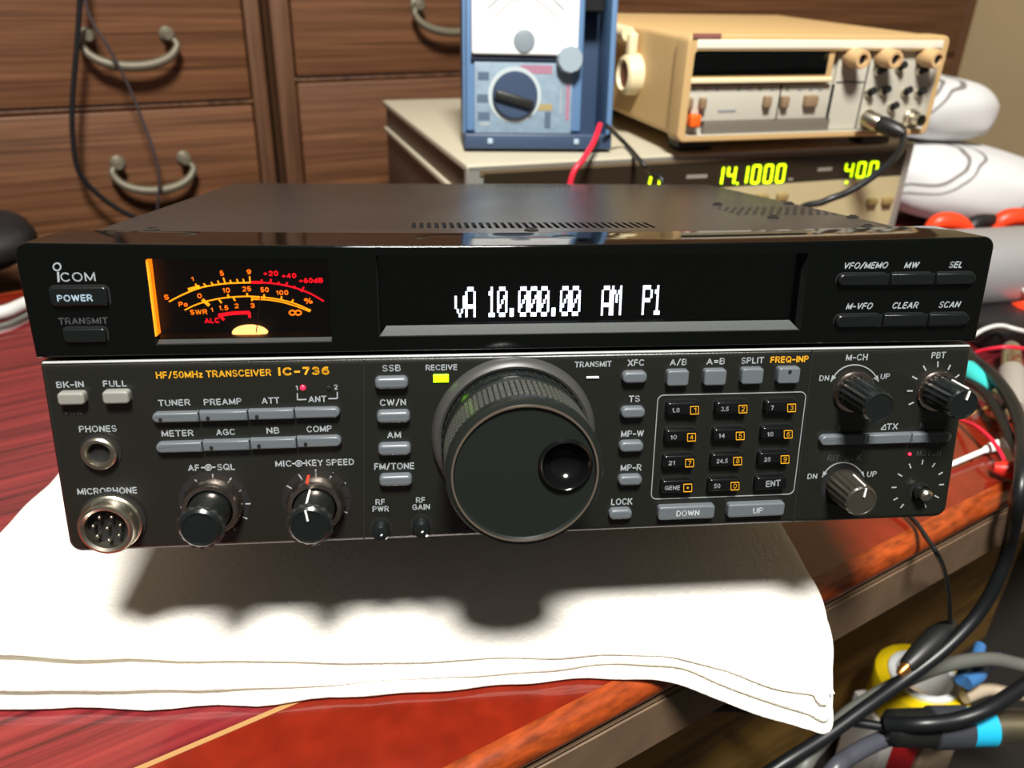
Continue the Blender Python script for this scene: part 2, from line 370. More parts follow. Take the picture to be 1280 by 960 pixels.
# ================================================================== DRAWER CHESTS
def pull(parent, x, z, wd=.078, drop=.027):
    mb = MB(); h = wd/2
    for sx in (-1, 1):
        mb.lathe([(.0075, 0), (.0075, .002), (.005, .004), (.005, .010), (.0062, .013), (.004, .0155)], (x+sx*h, -.001, z), IRON, seg=20)
    pts = [(x-h, -.010, z+.001)]+[(x+(h+.007)*math.cos(R(a)), -.013-.009*math.sin(R(a))*-1*-1, z-.003-(drop-.003)*abs(math.sin(R(a)))**.8) for a in range(176, 3, -12)]+[(x+h, -.010, z+.001)]
    mb.tube(pts, lambda t: .0030+.0018*math.sin(PI*t), IRON)
    return mb.build('drawer_pull', parent)
CHESTM = Matrix.Translation(chest_pt(0)) @ Matrix.Rotation(ROOM, 4, 'Z')
CF = Frame(CHESTM)
def chest(name, label, x0, x1, seams, ztop, pulls, stile=.012):
    t = thing(name, label, 'chest of drawers', CHESTM @ Matrix.Translation((x0, 0, FLOOR_Z)))
    W = x1-x0; H = ztop-FLOOR_Z
    mb = MB()
    mb.box((W/2, .235, H/2), (W-.004, .44, H-.004), CHESTF, bev=.003)
    for xx in (stile/2, W-stile/2): mb.box((xx, .007, H/2), (stile, .014, H), CHESTF, bev=.002)
    for za, zb in seams_rails(seams, ztop): mb.box((W/2, .009, (za+zb)/2-FLOOR_Z), (W-2*stile, .012, zb-za), CHESTF, bev=.0015)
    mb.build('carcass', t)
    lows = [FLOOR_Z+.02]+seams; highs = seams+[ztop-.012]
    for i, (za, zb) in enumerate(zip(lows, highs)):
        mb = MB(); za += .0035 if i else .0; zb -= .0035
        mb.box((W/2, .006, (za+zb)/2-FLOOR_Z), (W-2*stile-.004, .012, zb-za), CHEST, bev=.002)
        d = mb.build('drawer', t)
        for px, pz, wd in pulls.get(i, []): pull(d, px-x0, pz-FLOOR_Z, wd)
    return t
def seams_rails(seams, ztop): return [(z-.0022, z+.0022) for z in seams]
_p = {}
def cs(u, v): q = CF.hit(u, v, 1, -.012); return q.x, q.z
gap = CF.hit(342, 110)
L1 = cs(110, 45); L2 = cs(210, 43); L3 = cs(148, 206); L4 = cs(232, 203); R1 = cs(528, 12)
chest('drawer_chest', 'old brown drawer chest at far left with two curved pulls and cords hanging over it',
      gap.x-1.0, gap.x-.0065, [-.16, -.03, CF.hit(155, 135).z], .42,
      {3: [((L1[0]+L2[0])/2, L1[1], L2[0]-L1[0])], 2: [((L3[0]+L4[0])/2, L3[1], L4[0]-L3[0])]}, stile=.016)
chest('drawer_chest', 'wide old brown drawer chest behind the analog multimeter and beige counter',
      gap.x+.0045, 1.40, [-.16, -.03, CF.hit(470, 97).z], .42,
      {3: [(R1[0]+.036, R1[1]+.004, .078)]}, stile=.020)

# ================================================================== FOLDED TOWEL (lies on the table, its near corner hangs a little over the edge)
def table_top(x, y):
    d = Vector((x, y, 0))-T0; v = d.dot(tv)
    over = -.004-v                                          # how far beyond the rounded edge
    return 0.0 if over <= 0 else -min(over*.10+over*over*5, .03)
def towel_layer(mb, outline, zb, zt, seed, hem):
    """one folded layer: outline [(x,y)] ccw; rounded soft rim, wavy"""
    n = len(outline); cx = sum(p[0] for p in outline)/n; cy = sum(p[1] for p in outline)/n
    rings = []
    prof = [(.0, .0), (-.0015, .25), (-.002, .5), (-.0015, .78), (.0005, .93), (.003, 1.0), (.007, 1.0)]
    fr = [.12, .3, .5, .7, .85, .97]
    nr = []
    for i in range(n):
        a = Vector(outline[i-1]); b = Vector(outline[(i+1) % n]); t = (b-a).normalized(); nr.append(Vector((-t.y, t.x)))
    def zz(x, y, k): 
        q = mnoise.noise(Vector((x*9+seed, y*9, seed*3)))*.0022+mnoise.noise(Vector((x*28+seed, y*28, seed)))*.0006
        lift = max(0, min(1, (-.07-x)/.13))*.0055*math.exp(-((y-.004)/.028)**2)*(seed-1) if seed > 1.5 else 0
        return table_top(x, y)+zb+(zt-zb)*k+q*k*hem+lift*.6
    for ins, k in prof:
        r = []
        for i in range(n):
            x, y = outline[i]; jit = mnoise.noise(Vector((x*38, y*38, seed+9)))*.0022
            x += nr[i].x*(ins+jit); y += nr[i].y*(ins+jit); r.append(Vector((x, y, zz(x, y, k))))
        rings.append(r)
    last = rings[-1]
    for f in fr:
        rings.append([Vector((p.x+(cx-p.x)*f, p.y+(cy-p.y)*f, zz(p.x+(cx-p.x)*f, p.y+(cy-p.y)*f, 1))) for p in last])
    mb.loft(rings, TOWEL)
def dense(pts, step=.006):
    sp = smooth_path([Vector((*p, 0)) for p in pts], 10); out = []; acc = 0
    for a, b in zip(sp, sp[1:]):
        m = max(1, int((b-a).length/step))
        out += [((a+(b-a)*k/m).x, (a+(b-a)*k/m).y) for k in range(m)]
    return out
fr_ = [(-.262, .002), (-.20, -.0045), (-.113, -.009), (-.05, -.0075), (-.006, -.0075), (.03, -.006), (.060, -.0095), (.0783, -.017), (.10, -.0235), (.114, -.0262)]
rt_ = [(.1225, -.0255), (.1285, -.012), (.1365, .010), (.1405, .045), (.142, .09), (.143, .16), (.142, .27)]
lf_ = [(.132, .281), (0, .285), (-.16, .283), (-.232, .278), (-.240, .27), (-.2385, .19), (-.236, .146), (-.2425, .11), (-.250, .07), (-.260, .03), (-.264, .012)]
def shift(pts, dx, dy): return [(x+dx, y+dy) for x, y in pts]
mb = MB()
towel_layer(mb, dense(fr_+rt_+lf_+[fr_[0]]), .0004, .0040, 1.0, .7)
towel_layer(mb, dense(shift(fr_, .000, .0035)+shift(rt_, -.001, .001)+shift(lf_, .001, -.002)+shift([fr_[0]], 0, .0035)), .0042, .0082, 2.0, 1.0)
f3 = [(-.255, .017), (-.20, .0085), (-.113, .004), (-.05, .0015), (.0, -.0005), (.05, -.003), (.078, -.010), (.10, -.0165), (.1175, -.018)]
towel_layer(mb, dense(f3+shift(rt_, -.002, .004)+shift(lf_, .003, -.003)+[f3[0]]), .0084, .0118, 3.0, 1.3)
towel = tag(mb.build('folded_towel', sharp=80), 'folded white flannel towel lying under the black transceiver', 'towel')

# ================================================================== TRANSCEIVER
radio = thing('radio_transceiver', 'black amateur radio transceiver with glowing orange meter, on a folded white towel', 'radio', TILT)
FY = .0015                                                   # upper fascia sits a touch behind the lower panel
HI = .1085
def mm_cap(u, v, c, y=0.0): return (P(u, v, y)-P(u, v-c, y)).length
def lab(mb, txt, u0, v0, u1, v1, cap, m=WPRINT, y=0.0, bold=.022, slant=0, lift=.00012):
    letters(mb, txt, P(u0, v0, y), P(u1, v1, y), mm_cap((u0+u1)/2, (v0+v1)/2, cap, y), m, bold, slant, lift=lift)
def PB(u0, v0, u1, v1, y):
    um, vm = (u0+u1)/2, (v0+v1)/2
    return P(u0, vm, y).x, P(um, v1, y).z, P(u1, vm, y).x, P(um, v0, y).z

# ---- cover with its vents
CUT = []
def cut_by(o, cutters):
    """slots and windows are cut for real"""
    tmp = cutters.build('cutter', o.parent); md = o.modifiers.new('cut', 'BOOLEAN'); md.object = tmp; md.operation = 'DIFFERENCE'; md.solver = 'EXACT'
    try: md.material_mode = 'TRANSFER'
    except Exception: pass
    bpy.context.view_layer.update()
    me = bpy.data.meshes.new_from_object(o.evaluated_get(bpy.context.evaluated_depsgraph_get()))
    o.modifiers.clear(); o.data = me; bpy.data.objects.remove(tmp)
    b = bmesh.new(); b.from_mesh(me)
    for e in b.edges: e.smooth = not (len(e.link_faces) != 2 or e.calc_face_angle(0) > R(25))
    b.to_mesh(me); b.free()
mb = MB(); mb.prism(rrect(-.1625, .004, .1625, HI, .006), .286, .0345, LIDP, bev=.001)
cover = mb.build('top_cover', radio)
ct = MB()
for k in range(33):
    x = -.0413+k*(.0543+.0413)/32
    ct.box((x, .0585, HI-.001), (.0016, .0185, .006), DARK)
for k in range(16):
    x = .0105+k*.0031
    ct.box((x, .2665, HI-.001), (.0014, .010, .006), DARK)
for i in range(15):
    for j in range(9):
        xx = .1065+i*.0039+(j % 2)*.00195; yy = .097+j*.0042
        if xx < .1595: ct.box((xx, yy, HI-.001), (.0020, .0022, .006), DARK)
cut_by(cover, ct)
cover.data.materials.clear() if False else None
for x, y in ((-.1376, .0452), (.0036, .0415), (.1136, .1442), (.1188, .0853), (.1540, .1488), (.1560, .0849), (.1442, .0499)):
    mb = MB(); mb.lathe([(.0028, 0), (.0028, .0003), (.0020, .0008), (.0010, .0010)], (x, y, HI), RUB, ax=(0, 0, 1), seg=20)
    mb.box((x, y, HI+.0010), (.003, .0006, .0003), DARK); mb.box((x, y, HI+.0010), (.0006, .003, .0003), DARK)
    mb.build('cover_screw', cover)
mb = MB()
for x, y, h in ((-.125, .255, .0085), (.125, .255, .0085)):
    mb = MB(); mb.lathe([(.009, 0), (.009, h*.6), (.0075, h)], (x, y, .0045), RUB, ax=(0, 0, -1), seg=24); mb.build('rear_foot', radio)
for x in (-.115, .115):
    mb = MB(); q = (TILT.inverted() @ Vector((x, .105, .0128)))
    mb.lathe([(.008, 0), (.008, .003), (.0065, .006), (.0065, .004-q.z-.003), (.0075, .004-q.z)], (x, q.y, .0045), RUB, ax=(0, 0, -1), seg=24); mb.build('front_stand', radio)

# ---- upper glossy fascia
def fascia_outline():
    x0, x1 = P(22, 330, FY).x-.0006, P(1238, 330, FY).x+.0004; xb0, xb1 = P(44, 444, FY).x, P(1219, 432, FY).x
    zb = .0722; zt = .1098; r = .0042; o = [(xb0, zb), (xb1, zb)]
    for k in range(7): t = R(90*k/6); o.append((x1-r+r*math.cos(t), zt+.0012-r+r*math.sin(t)))
    for k in range(1, 24):
        f = k/24; x = x1-r+(x0-x1+2*r)*f; o.append((x, zt+.0012*(1-f)+.0004*f-.0019*(1-(2*f-1)**2)))
    for k in range(7): t = R(90+90*k/6); o.append((x0+r+r*math.cos(t), zt+.0004-r+r*math.sin(t)))
    return o
mb = MB(); mb.prism(fascia_outline(), .034, FY, GLOSS, bev=.0009, steps=4)
fascia = mb.build('front_fascia', radio)
DM = .0062
mx0, mx1 = P(187, 371, FY).x, P(412, 371, FY).x; mz0, mz1 = P(303, 429.5, FY).z, P(300, 323, FY).z
dx0, dx1 = P(474, 424, FY).x, P(1001, 408, FY).x; dz0, dz1 = P(735, 417, FY).z, P(735, 318, FY).z
LEDGE = mat('grey_window_ledge', '#3f4241', .5)
ct = MB(); ct.box(((mx0+mx1)/2, FY+DM/2-.002, (mz0+mz1)/2), (mx1-mx0, DM+.004, mz1-mz0), DARK)
ct.box(((dx0+dx1)/2, FY+DM/2-.002, (dz0+dz1)/2), (dx1-dx0, DM+.004, dz1-dz0), DARK)
cut_by(fascia, ct)
def pane_mat():
    m = bpy.data.materials.new('smoked_window_pane'); m.use_nodes = True; nt = m.node_tree; L = nt.links.new
    for n in list(nt.nodes): nt.nodes.remove(n)
    out = nt.nodes.new('ShaderNodeOutputMaterial'); mx = nt.nodes.new('ShaderNodeMixShader'); tr = nt.nodes.new('ShaderNodeBsdfTransparent'); gl = nt.nodes.new('ShaderNodeBsdfGlossy'); fr = nt.nodes.new('ShaderNodeFresnel')
    tr.inputs[0].default_value = (.90, .90, .90, 1); gl.inputs['Roughness'].default_value = .05; fr.inputs['IOR'].default_value = 1.45
    L(fr.outputs[0], mx.inputs[0]); L(tr.outputs[0], mx.inputs[1]); L(gl.outputs[0], mx.inputs[2]); L(mx.outputs[0], out.inputs[0]); return m
PANE = pane_mat()
def wedge(mb, x0, x1, z, rise, m, trim=0):
    ya, yb = FY+.0009, FY+DM-.0004
    mb.faces([Vector(v) for v in ((x0, ya, z+.0001), (x1, ya, z+.0001), (x1-trim, yb, z+rise), (x0+trim, yb, z+rise), (x1-trim, yb, z+.0001), (x0+trim, yb, z+.0001))], [(0, 1, 2, 3), (3, 2, 4, 5), (0, 5, 4, 1), (0, 3, 5), (1, 4, 2)], m)
# meter
MY = FY+DM-.0003
def mq(x, y): return 160+x/4.571, 300+y/4.571
def MP(x, y): return P(*mq(x, y), MY)
meter = bpy.data.objects.new('signal_meter', None)
mb = MB()
mb.box(((mx0+mx1)/2, FY+DM-.0001, (mz0+mz1)/2), (mx1-mx0-.0002, .0003, mz1-mz0-.0002), mat('meter_black_face', '#080403', .5))
mb.box((mx0+.0002, FY+.0005+(DM-.0009)/2, (mz0+mz1)/2+.0012), (.0003, DM-.0012, mz1-mz0-.0032), MORG)
mb.box(((mx0+mx1)/2, FY+DM-.00045, mz1-.0003), (mx1-mx0-.002, .0004, .00025), MLINE)
wedge(mb, mx0+.0003, mx1-.0003, mz0, .0026, mat('dark_window_ledge', '#2b2d2c', .5))
def arc(pts, wd, m): mb.path(smooth_path([MP(*p) for p in pts], 5), wd, m)
def mt(pts, wd, m): mb.path([MP(*p) for p in pts], wd, m)
def ml(t, x0, y0, x1, y1, cap, m=MORG, bold=.02):
    a, b = mq(x0, y0), mq(x1, y1); letters(mb, t, P(*a, MY), P(*b, MY), mm_cap(*a, cap/4.571, MY), m, bold)
W1 = .00042
arc([(235, 352), (300, 318), (370, 288), (440, 266), (545, 250), (620, 245), (702, 243)], W1*1.1, MYEL)
arc([(702, 243), (770, 243), (860, 252), (950, 272), (1040, 305), (1120, 350)], W1*1.3, MRED)
mt([(345, 284), (410, 266)], .0011, MYEL); mt([(706, 241), (765, 242)], .0009, MRED)
for a in (((385, 250), (400, 270)), ((433, 248), (448, 266)), ((475, 240), (487, 258)), ((512, 232), (522, 252)), ((545, 215), (556, 248)), ((583, 228), (591, 247)), ((622, 223), (629, 245)), ((658, 222), (663, 244)), ((695, 207), (698, 243))): mt(a, W1, MYEL)
for a in (((765, 225), (762, 243)), ((818, 222), (812, 246)), ((862, 238), (858, 252)), ((910, 240), (903, 262)), ((955, 262), (948, 272)), ((1005, 268), (990, 295))): mt(a, W1*1.5, MRED)
for a in (('1', 362, 236, 379, 234, 24), ('5', 527, 205, 550, 203, 29), ('9', 680, 197, 706, 196, 29), ('S', 208, 341, 237, 339, 28)): ml(*a)
for a in (('+20', 775, 206, 860, 204, 29), ('+40', 880, 220, 963, 217, 29), ('+60dB', 978, 247, 1115, 244, 29), ('ALC', 440, 477, 525, 473, 31)): ml(*a, m=MRED, bold=.04)
arc([(325, 400), (380, 373), (450, 350), (530, 333), (620, 324), (710, 322), (800, 330), (880, 343), (960, 365), (1045, 402)], W1, MYEL)
arc([(710, 338), (800, 342), (880, 355), (960, 378), (1040, 409)], W1*.9, MYEL)
mt([(710, 330), (780, 334)], .0008, MORG); mt([(425, 340), (465, 374)], .0010, MYEL)
for a in (((570, 310), (576, 326)), ((680, 303), (683, 322)), ((778, 310), (778, 328)), ((878, 322), (876, 340)), ((945, 340), (935, 355)), ((520, 340), (535, 360)), ((602, 328), (612, 348)), ((710, 324), (708, 348))): mt(a, W1*1.2, MYEL)
for a in (('0', 397, 332, 425, 331, 27), ('10', 542, 302, 585, 300, 28), ('25', 655, 294, 705, 292, 28), ('50', 758, 298, 806, 297, 28), ('100', 848, 316, 918, 313, 28), ('%', 1008, 366, 1058, 362, 33), ('Po', 292, 382, 343, 380, 29), ('SWR', 357, 427, 455, 424, 29), ('1', 474, 412, 489, 411, 25), ('1.5', 522, 402, 575, 400, 28), ('2', 610, 390, 635, 389, 27), ('3', 700, 388, 726, 387, 27)): ml(*a)
for cx in (939, 973):
    mt([(cx+17*math.cos(2*PI*k/14), 415+13*math.sin(2*PI*k/14)) for k in range(15)], W1*1.2, MORG)
arc([(518, 430), (600, 418), (695, 414)], .0012, MRED); mt([(520, 428), (550, 457)], .0009, MRED); mt([(694, 412), (695, 444)], .0009, MRED)
C.objects.link(meter); bpy.data.objects.remove(meter)
meter = mb.build('signal_meter', radio)
mb = MB(); hc = MP(699, 533); hr = (MP(804, 533)-hc).length
mb.lathe([(hr, 0), (hr*.97, .0008), (hr*.85, .0014), (hr*.5, .0018)], hc, MHUB, seg=40, rf=None)
hub = mb.build('needle_hub', meter)
# the hub shows only above its cover
me_ = hub.data
bm_ = bmesh.new(); bm_.from_mesh(me_)
bmesh.ops.bisect_plane(bm_, geom=list(bm_.verts)+list(bm_.edges)+list(bm_.faces), plane_co=hc, plane_no=(0, 0, -1), clear_outer=True)
for v in bm_.verts: v.co.z = hc.z+(v.co.z-hc.z)*.5
bm_.to_mesh(me_); bm_.free()
mb = MB(); mb.line(P(*mq(757, 318), MY-.002), P(*mq(733, 528), MY-.002), .00032, mat('needle_grey', '#8d7a6a', .5)); mb.build('meter_needle', meter)
mb = MB(); mb.box(((mx0+mx1)/2, MY-.0028, (mz0+mz1)/2), (mx1-mx0-.0008, .0004, mz1-mz0-.0001), PANE); mb.build('meter_window', radio)

# frequency display: dot-matrix characters
DOT = {'v': '00000 00000 10001 10001 10001 01010 00100', 'A': '01110 10001 10001 10001 11111 10001 10001', '1': '00100 01100 00100 00100 00100 00100 01110',
       '0': '01110 10001 10011 10101 11001 10001 01110', '.': '00000 00000 00000 00000 00000 01100 01100', 'M': '10001 11011 10101 10101 10001 10001 10001', 'P': '11110 10001 10001 11110 10000 10000 10000'}
DY = FY+DM-.0003
mb = MB()
mb.box(((dx0+dx1)/2, FY+DM-.0001, (dz0+dz1)/2), (dx1-dx0-.0002, .0003, dz1-dz0-.0002), mat('display_black_face', '#040506', .35))
wedge(mb, dx0+.0003, dx1-.0003, dz0, .0034, LEDGE, .0026)
mb.path([P(568, 406, DY), P(828, 401.5, DY)], .0003, mat('display_underline', '#4a4c4e', .5))
A_ = P(440+391/3.048, 300+295/3.048, DY); B_ = P(440+(392+39.35*20)/3.048, 300+284.5/3.048, DY)
hgt = (P(640, 396, DY)-P(640, 358.3, DY)).length; cw = (B_-A_)/20; upv = Vector((0, 0, 1))
for i, ch in enumerate('vA 10.000.00  AM  P1'):
    if ch == ' ': continue
    for r_, row in enumerate(DOT[ch].split()):
        for c_, on in enumerate(row):
            if on == '1':
                o = A_+cw*(i+.02)+cw*.96*(c_/5)+upv*(hgt*(6-r_)/7)
                a = cw*.96/5*1.03; b = upv*(hgt/7*.97)
                mb.faces([o, o+a, o+a+b, o+b], [(0, 1, 2, 3)], VFD)
mb.build('frequency_display', radio)
mb = MB(); mb.box(((dx0+dx1)/2, DY-.0009, (dz0+dz1)/2), (dx1-dx0-.0001, .0004, dz1-dz0-.0001), PANE); mb.build('display_window', radio)

# ---- fascia lettering and logo (printed on the fascia)
fl = MB()
ring = [P(71.5+4.6*math.cos(2*PI*k/24), 333.5+4.6*math.sin(2*PI*k/24), FY-.0001) for k in range(25)]
fl.path(ring, .0004, WPRINT)
fl.path([P(72.8, 339.8, FY-.0001), P(73.6, 352.4, FY-.0001)], .0006, WPRINT)
lab(fl, 'COM', 76.5, 352.2, 120.2, 351.6, 11.6, WPRINT, FY, bold=0.0)
lab(fl, 'TRANSMIT', 74, 405.6, 135.4, 404.6, 8.2, DPRINT, FY)
for t, u0, v0, u1, v1 in (('VFO/MEMO', 1053.2, 336.3, 1108.2, 335.4), ('MW', 1129.5, 335.5, 1146.7, 335.2), ('SEL', 1185.1, 335, 1201.7, 334.8), ('M-VFO', 1056.8, 387, 1089, 386.4), ('CLEAR', 1114, 386, 1146, 385.4), ('SCAN', 1172.3, 385, 1198.2, 384.4)):
    lab(fl, t, u0, v0, u1, v1, 8.2, WPRINT, FY, slant=.25)
merge(fascia, fl)

# ---- buttons
def button(box, m, y=0.0, h=.0022, r=.0008, name='push_button', text=None, bev=.0006, ends=(1, 1), gap=.0005, label=None, hz=None):
    r = max(r, bev+.0004)
    x0, z0, x1, z1 = PB(*box, y-h)
    if hz: c = (z0+z1)/2; z0, z1 = c-hz/2, c+hz/2
    mb = MB()
    mb.prism(rrect(x0-gap, z0-gap, x1+gap, z1+gap, r+gap), y+.0005, y-.00012, DARK, bev=0)  # dark plate stands in for the shadow in the gap around the button
    ol = []
    for (px, pz) in rrect(x0, z0, x1, z1, r):
        if px < (x0+x1)/2 and not ends[0]: px = x0; pz = z0 if pz < (z0+z1)/2 else z1
        if px > (x0+x1)/2 and not ends[1]: px = x1; pz = z0 if pz < (z0+z1)/2 else z1
        if not ol or (abs(ol[-1][0]-px)+abs(ol[-1][1]-pz)) > 1e-7: ol.append((px, pz))
    if (abs(ol[-1][0]-ol[0][0])+abs(ol[-1][1]-ol[0][1])) < 1e-7: ol.pop()
    mb.prism(ol, y+.0006, y-h, m, bev=bev)
    if text: text(mb, y-h)
    o = mb.build(name, radio)
    if label: o['label'] = label
    return o
button((62, 359, 134, 383), DKB, FY, .0016, .0014, 'power_button', lambda mb, y: lab(mb, 'POWER', 72.3, 377.2, 116.3, 376.3, 8.4, BPRINT, y))
button((79, 411, 132, 428), DKB, FY, .0016, .0012, 'transmit_button')
def row(us, cl, cr, hpx, m, y, h, name='push_button', bev=.0007, dot=None):
    u0, u1 = us[0], us[-1]
    for i in range(len(us)-1):
        a, b = us[i]+(.6 if i else 0), us[i+1]-(.6 if i < len(us)-2 else 0); f = ((a+b)/2-u0)/(u1-u0); c = cl+(cr-cl)*f
        tx = None
        if dot and i in dot:
            def tx(mb, yy, a=a, c=c): q = P(a+11, c+2, yy); mb.lathe([(.0007, -.0002), (.0006, .0003)], q, DARK, seg=12)
        button((a, c-hpx/2, b, c+hpx/2), m, y, h, .003, name, tx, bev, (i == 0, i == len(us)-2), .0004)
row([1049, 1113.4, 1170, 1221], 350.7, 348.7, 15, DKB, FY, .0020)
row([1046, 1104.3, 1161, 1212.5], 402, 399.6, 15, DKB, FY, .0020)
row([189.5, 248.2, 309.4, 367.7, 424.5], 523.5, 516.2, 12.2, GREYB, 0, .0026, dot=(0, 1, 2))
row([194.2, 252.6, 312.1, 370.4, 426.4], 561.2, 552.0, 12.6, GREYB, 0, .0026, dot=(1, 2, 3))
row([1026.5, 1085.3, 1140, 1190], 551.6, 547.2, 12.2, GREYB, 0, .0026)
for bx in ((71, 491.5, 105, 507), (127.3, 489.6, 160.6, 505.6)): button(bx, mat('light_grey_button_plastic', '#7d7d76', .42), 0, .0034, .0009, bev=.0008)
for bx in ((468.5, 472.5, 510, 487.5), (470.8, 515, 512.4, 530), (472.6, 556, 513.5, 570.6), (474, 595, 515, 609)): button(bx, GREYB, 0, .0032, .0014, bev=.0012)
for bx in ((779, 465.5, 809.5, 480), (777.2, 510, 807, 523.5), (775.2, 553, 805, 566), (774, 595.5, 803.3, 607.8), (762.3, 637.8, 790.6, 650)): button(bx, GREYB, 0, .0030, .0018, bev=.0010)
for i, bx in enumerate(((834.5, 463.5, 861.5, 483.2), (880.8, 462.5, 908.5, 482.6), (927.6, 460.8, 954.8, 481), (973.2, 459.8, 1000.5, 480.2))):
    tx = None
    if i == 3:
        def tx(mb, yy): mb.lathe([(.0007, -.0002), (.0006, .0003)], P(987.5, 464.6, yy), DARK, seg=12)
    button(bx, GREYB, 0, .0030, .0007, text=tx, bev=.0007)
def arrow(txt, a): return lambda mb, y: lab(mb, txt, *a, 7.4, mat('pale_grey_print', '#b4babc', .6), y)
button((823.7, 633.3, 893.7, 649.5), GREYB, 0, .0030, .0005, text=arrow('DOWN', (845, 645.7, 873.7, 644.6)), bev=.0007)
button((910.7, 630, 981, 646), GREYB, 0, .0030, .0005, text=arrow('UP', (940.7, 642, 953.2, 641.6)), bev=.0007)
kx = 740; ky = 430
keys = [((375, 293, 540, 358), '1.8', '1'), ((620, 290, 782, 352), '3.5', '2'), ((868, 284, 1025, 346), '7', '3'),
        ((367, 430, 525, 493), '10', '4'), ((608, 424, 768, 486), '14', '5'), ((850, 416, 1008, 478), '18', '6'),
        ((357, 558, 515, 622), '21', '7'), ((597, 550, 755, 612), '24.5', '8'), ((835, 542, 992, 604), '28', '9'),
        ((348, 682, 506, 746), 'GENE', '.'), ((584, 675, 742, 737), '50', '0'), ((820, 666, 976, 730), 'ENT', None)]
def key_text(b, band, num):
    x0, z0, x1, z1 = [v/4 for v in b]
    def f(mb, y):
        c = lambda u, v: (kx+u, ky+v)
        if num is None:
            a = c(x0+12, z1-3.6); d = c(x1-9, z1-5.2); lab(mb, band, *a, *d, 8.0, GPRINT, y); return
        wd = {3: 9.5, 1: 4.2, 2: 8, 4: 14}[len(band)]; wd = 19 if band == 'GENE' else wd
        a = c(x0+6-(2.4 if band == 'GENE' else 0), z1-3.9); d = (a[0]+wd, a[1]-.4); lab(mb, band, *a, *d, 5.6, GPRINT, y)
        bx0 = x1-12; fr_pts = [c(bx0, z1-1.8), c(bx0+10, z1-2.2), c(bx0+10, z1-11.6), c(bx0, z1-11.2), c(bx0, z1-1.8)]
        mb.path([P(*q, y-.0001) for q in fr_pts], .00022, YPRINT)
        if num == '.': q = c(bx0+5, z1-6.8); mb.line(P(q[0]-1, q[1], y-.0001), P(q[0]+1, q[1], y-.0001), .0006, YPRINT)
        else: lab(mb, num, kx+bx0+2.9-(-.8 if num == '1' else 0), ky+z1-3.9, kx+bx0+7.2, ky+z1-4.1, 5.8, YPRINT, y, bold=-.012)
    return f
for b, band, num in keys:
    bx = (kx+b[0]/4, ky+b[1]/4, kx+b[2]/4, ky+b[3]/4)
    button(bx, KEYB, 0, .0030, .0007, text=key_text(b, band, num), bev=.0009)

# ---- lower panel with its printing
mb = MB()
lx0, lx1 = P(48, 455).x, P(1217, 431).x; bx0, bx1 = P(86.5, 690).x, P(1184, 640).x; r = .0045
ol = [(bx0+r+r*math.cos(R(180+90*k/6)), .0006+r+r*math.sin(R(180+90*k/6))) for k in range(7)]
ol += [(bx1-r+r*math.cos(R(-90+90*k/6)), .0006+r+r*math.sin(R(-90+90*k/6))) for k in range(7)]
ol += [(lx1, .0708), (lx0, .0708)]
mb.prism(ol, .034, 0, BLACKP, bev=.0022, steps=6)
for a, b in (((455, 450), (455, 674)), ((1016, 437), (991, 652))):
    mb.line(P(*a, -.0000), P(*b, -.0000), .0005, DARK)
def tick(cu, cv, u0, v0, u1, v1, m=GPRINT): mb.line(P(u0, v0, -.00005), P(u1, v1, -.00005), .0004, m, th=.0001)
def ticks(c, pts, ln=6.5, m=WPRINT):
    for (u, v) in pts:
        d = math.hypot(u-c[0], v-c[1]); k = ln/2/d; mb.line(P(u-(u-c[0])*k, v-(v-c[1])*k, -.00005), P(u+(u-c[0])*k, v+(v-c[1])*k, -.00005), .0005, m, th=.0001)
def q5(pts): return [(180+x/3.693, 440+y/3.693) for x, y in pts]
ticks((268.5, 630), q5([(243, 597), (318, 575), (397, 590), (193, 648), (455, 635), (180, 715), (480, 700), (466, 765), (415, 815)]))
ticks((396, 627), q5([(720, 573), (793, 553), (867, 567), (668, 622), (921, 610), (653, 690), (942, 674), (928, 738), (672, 757)]))
def q6(pts): return [(1000+x/4.571, 400+y/4.571) for x, y in pts]
ticks((1172, 488.6), q6([(712, 275), (787, 253), (852, 270), (655, 330), (897, 322), (627, 405), (635, 477)]), 7)
def q7(pts): return [(1000+x/4, 480+y/4) for x, y in pts]
ticks((1148, 608), q7([(470, 517), (500, 455), (550, 410), (612, 390), (668, 405), (703, 447), (707, 503), (683, 563), (625, 605), (510, 610), (478, 575)]), 6)
def dn_up(c, r, a0, a1):
    pts = [P(c[0]+r*math.sin(R(a0+(a1-a0)*k/16)), c[1]-r*math.cos(R(a0+(a1-a0)*k/16)), -.00005) for k in range(17)]
    mb.path(pts, .0004, GPRINT)
    for (tip, nx) in ((pts[0], pts[2]), (pts[-1], pts[-3])):
        d = (tip-nx).normalized(); sd = Vector((-d.z, 0, d.x))*.0009
        mb.faces([tip+d*.0012, tip-d*.0014+sd, tip-d*.0014-sd], [(0, 1, 2)], WPRINT)
dn_up((1068.5, 487), 31, -66, 66); dn_up((1054, 605), 27, -66, 66)
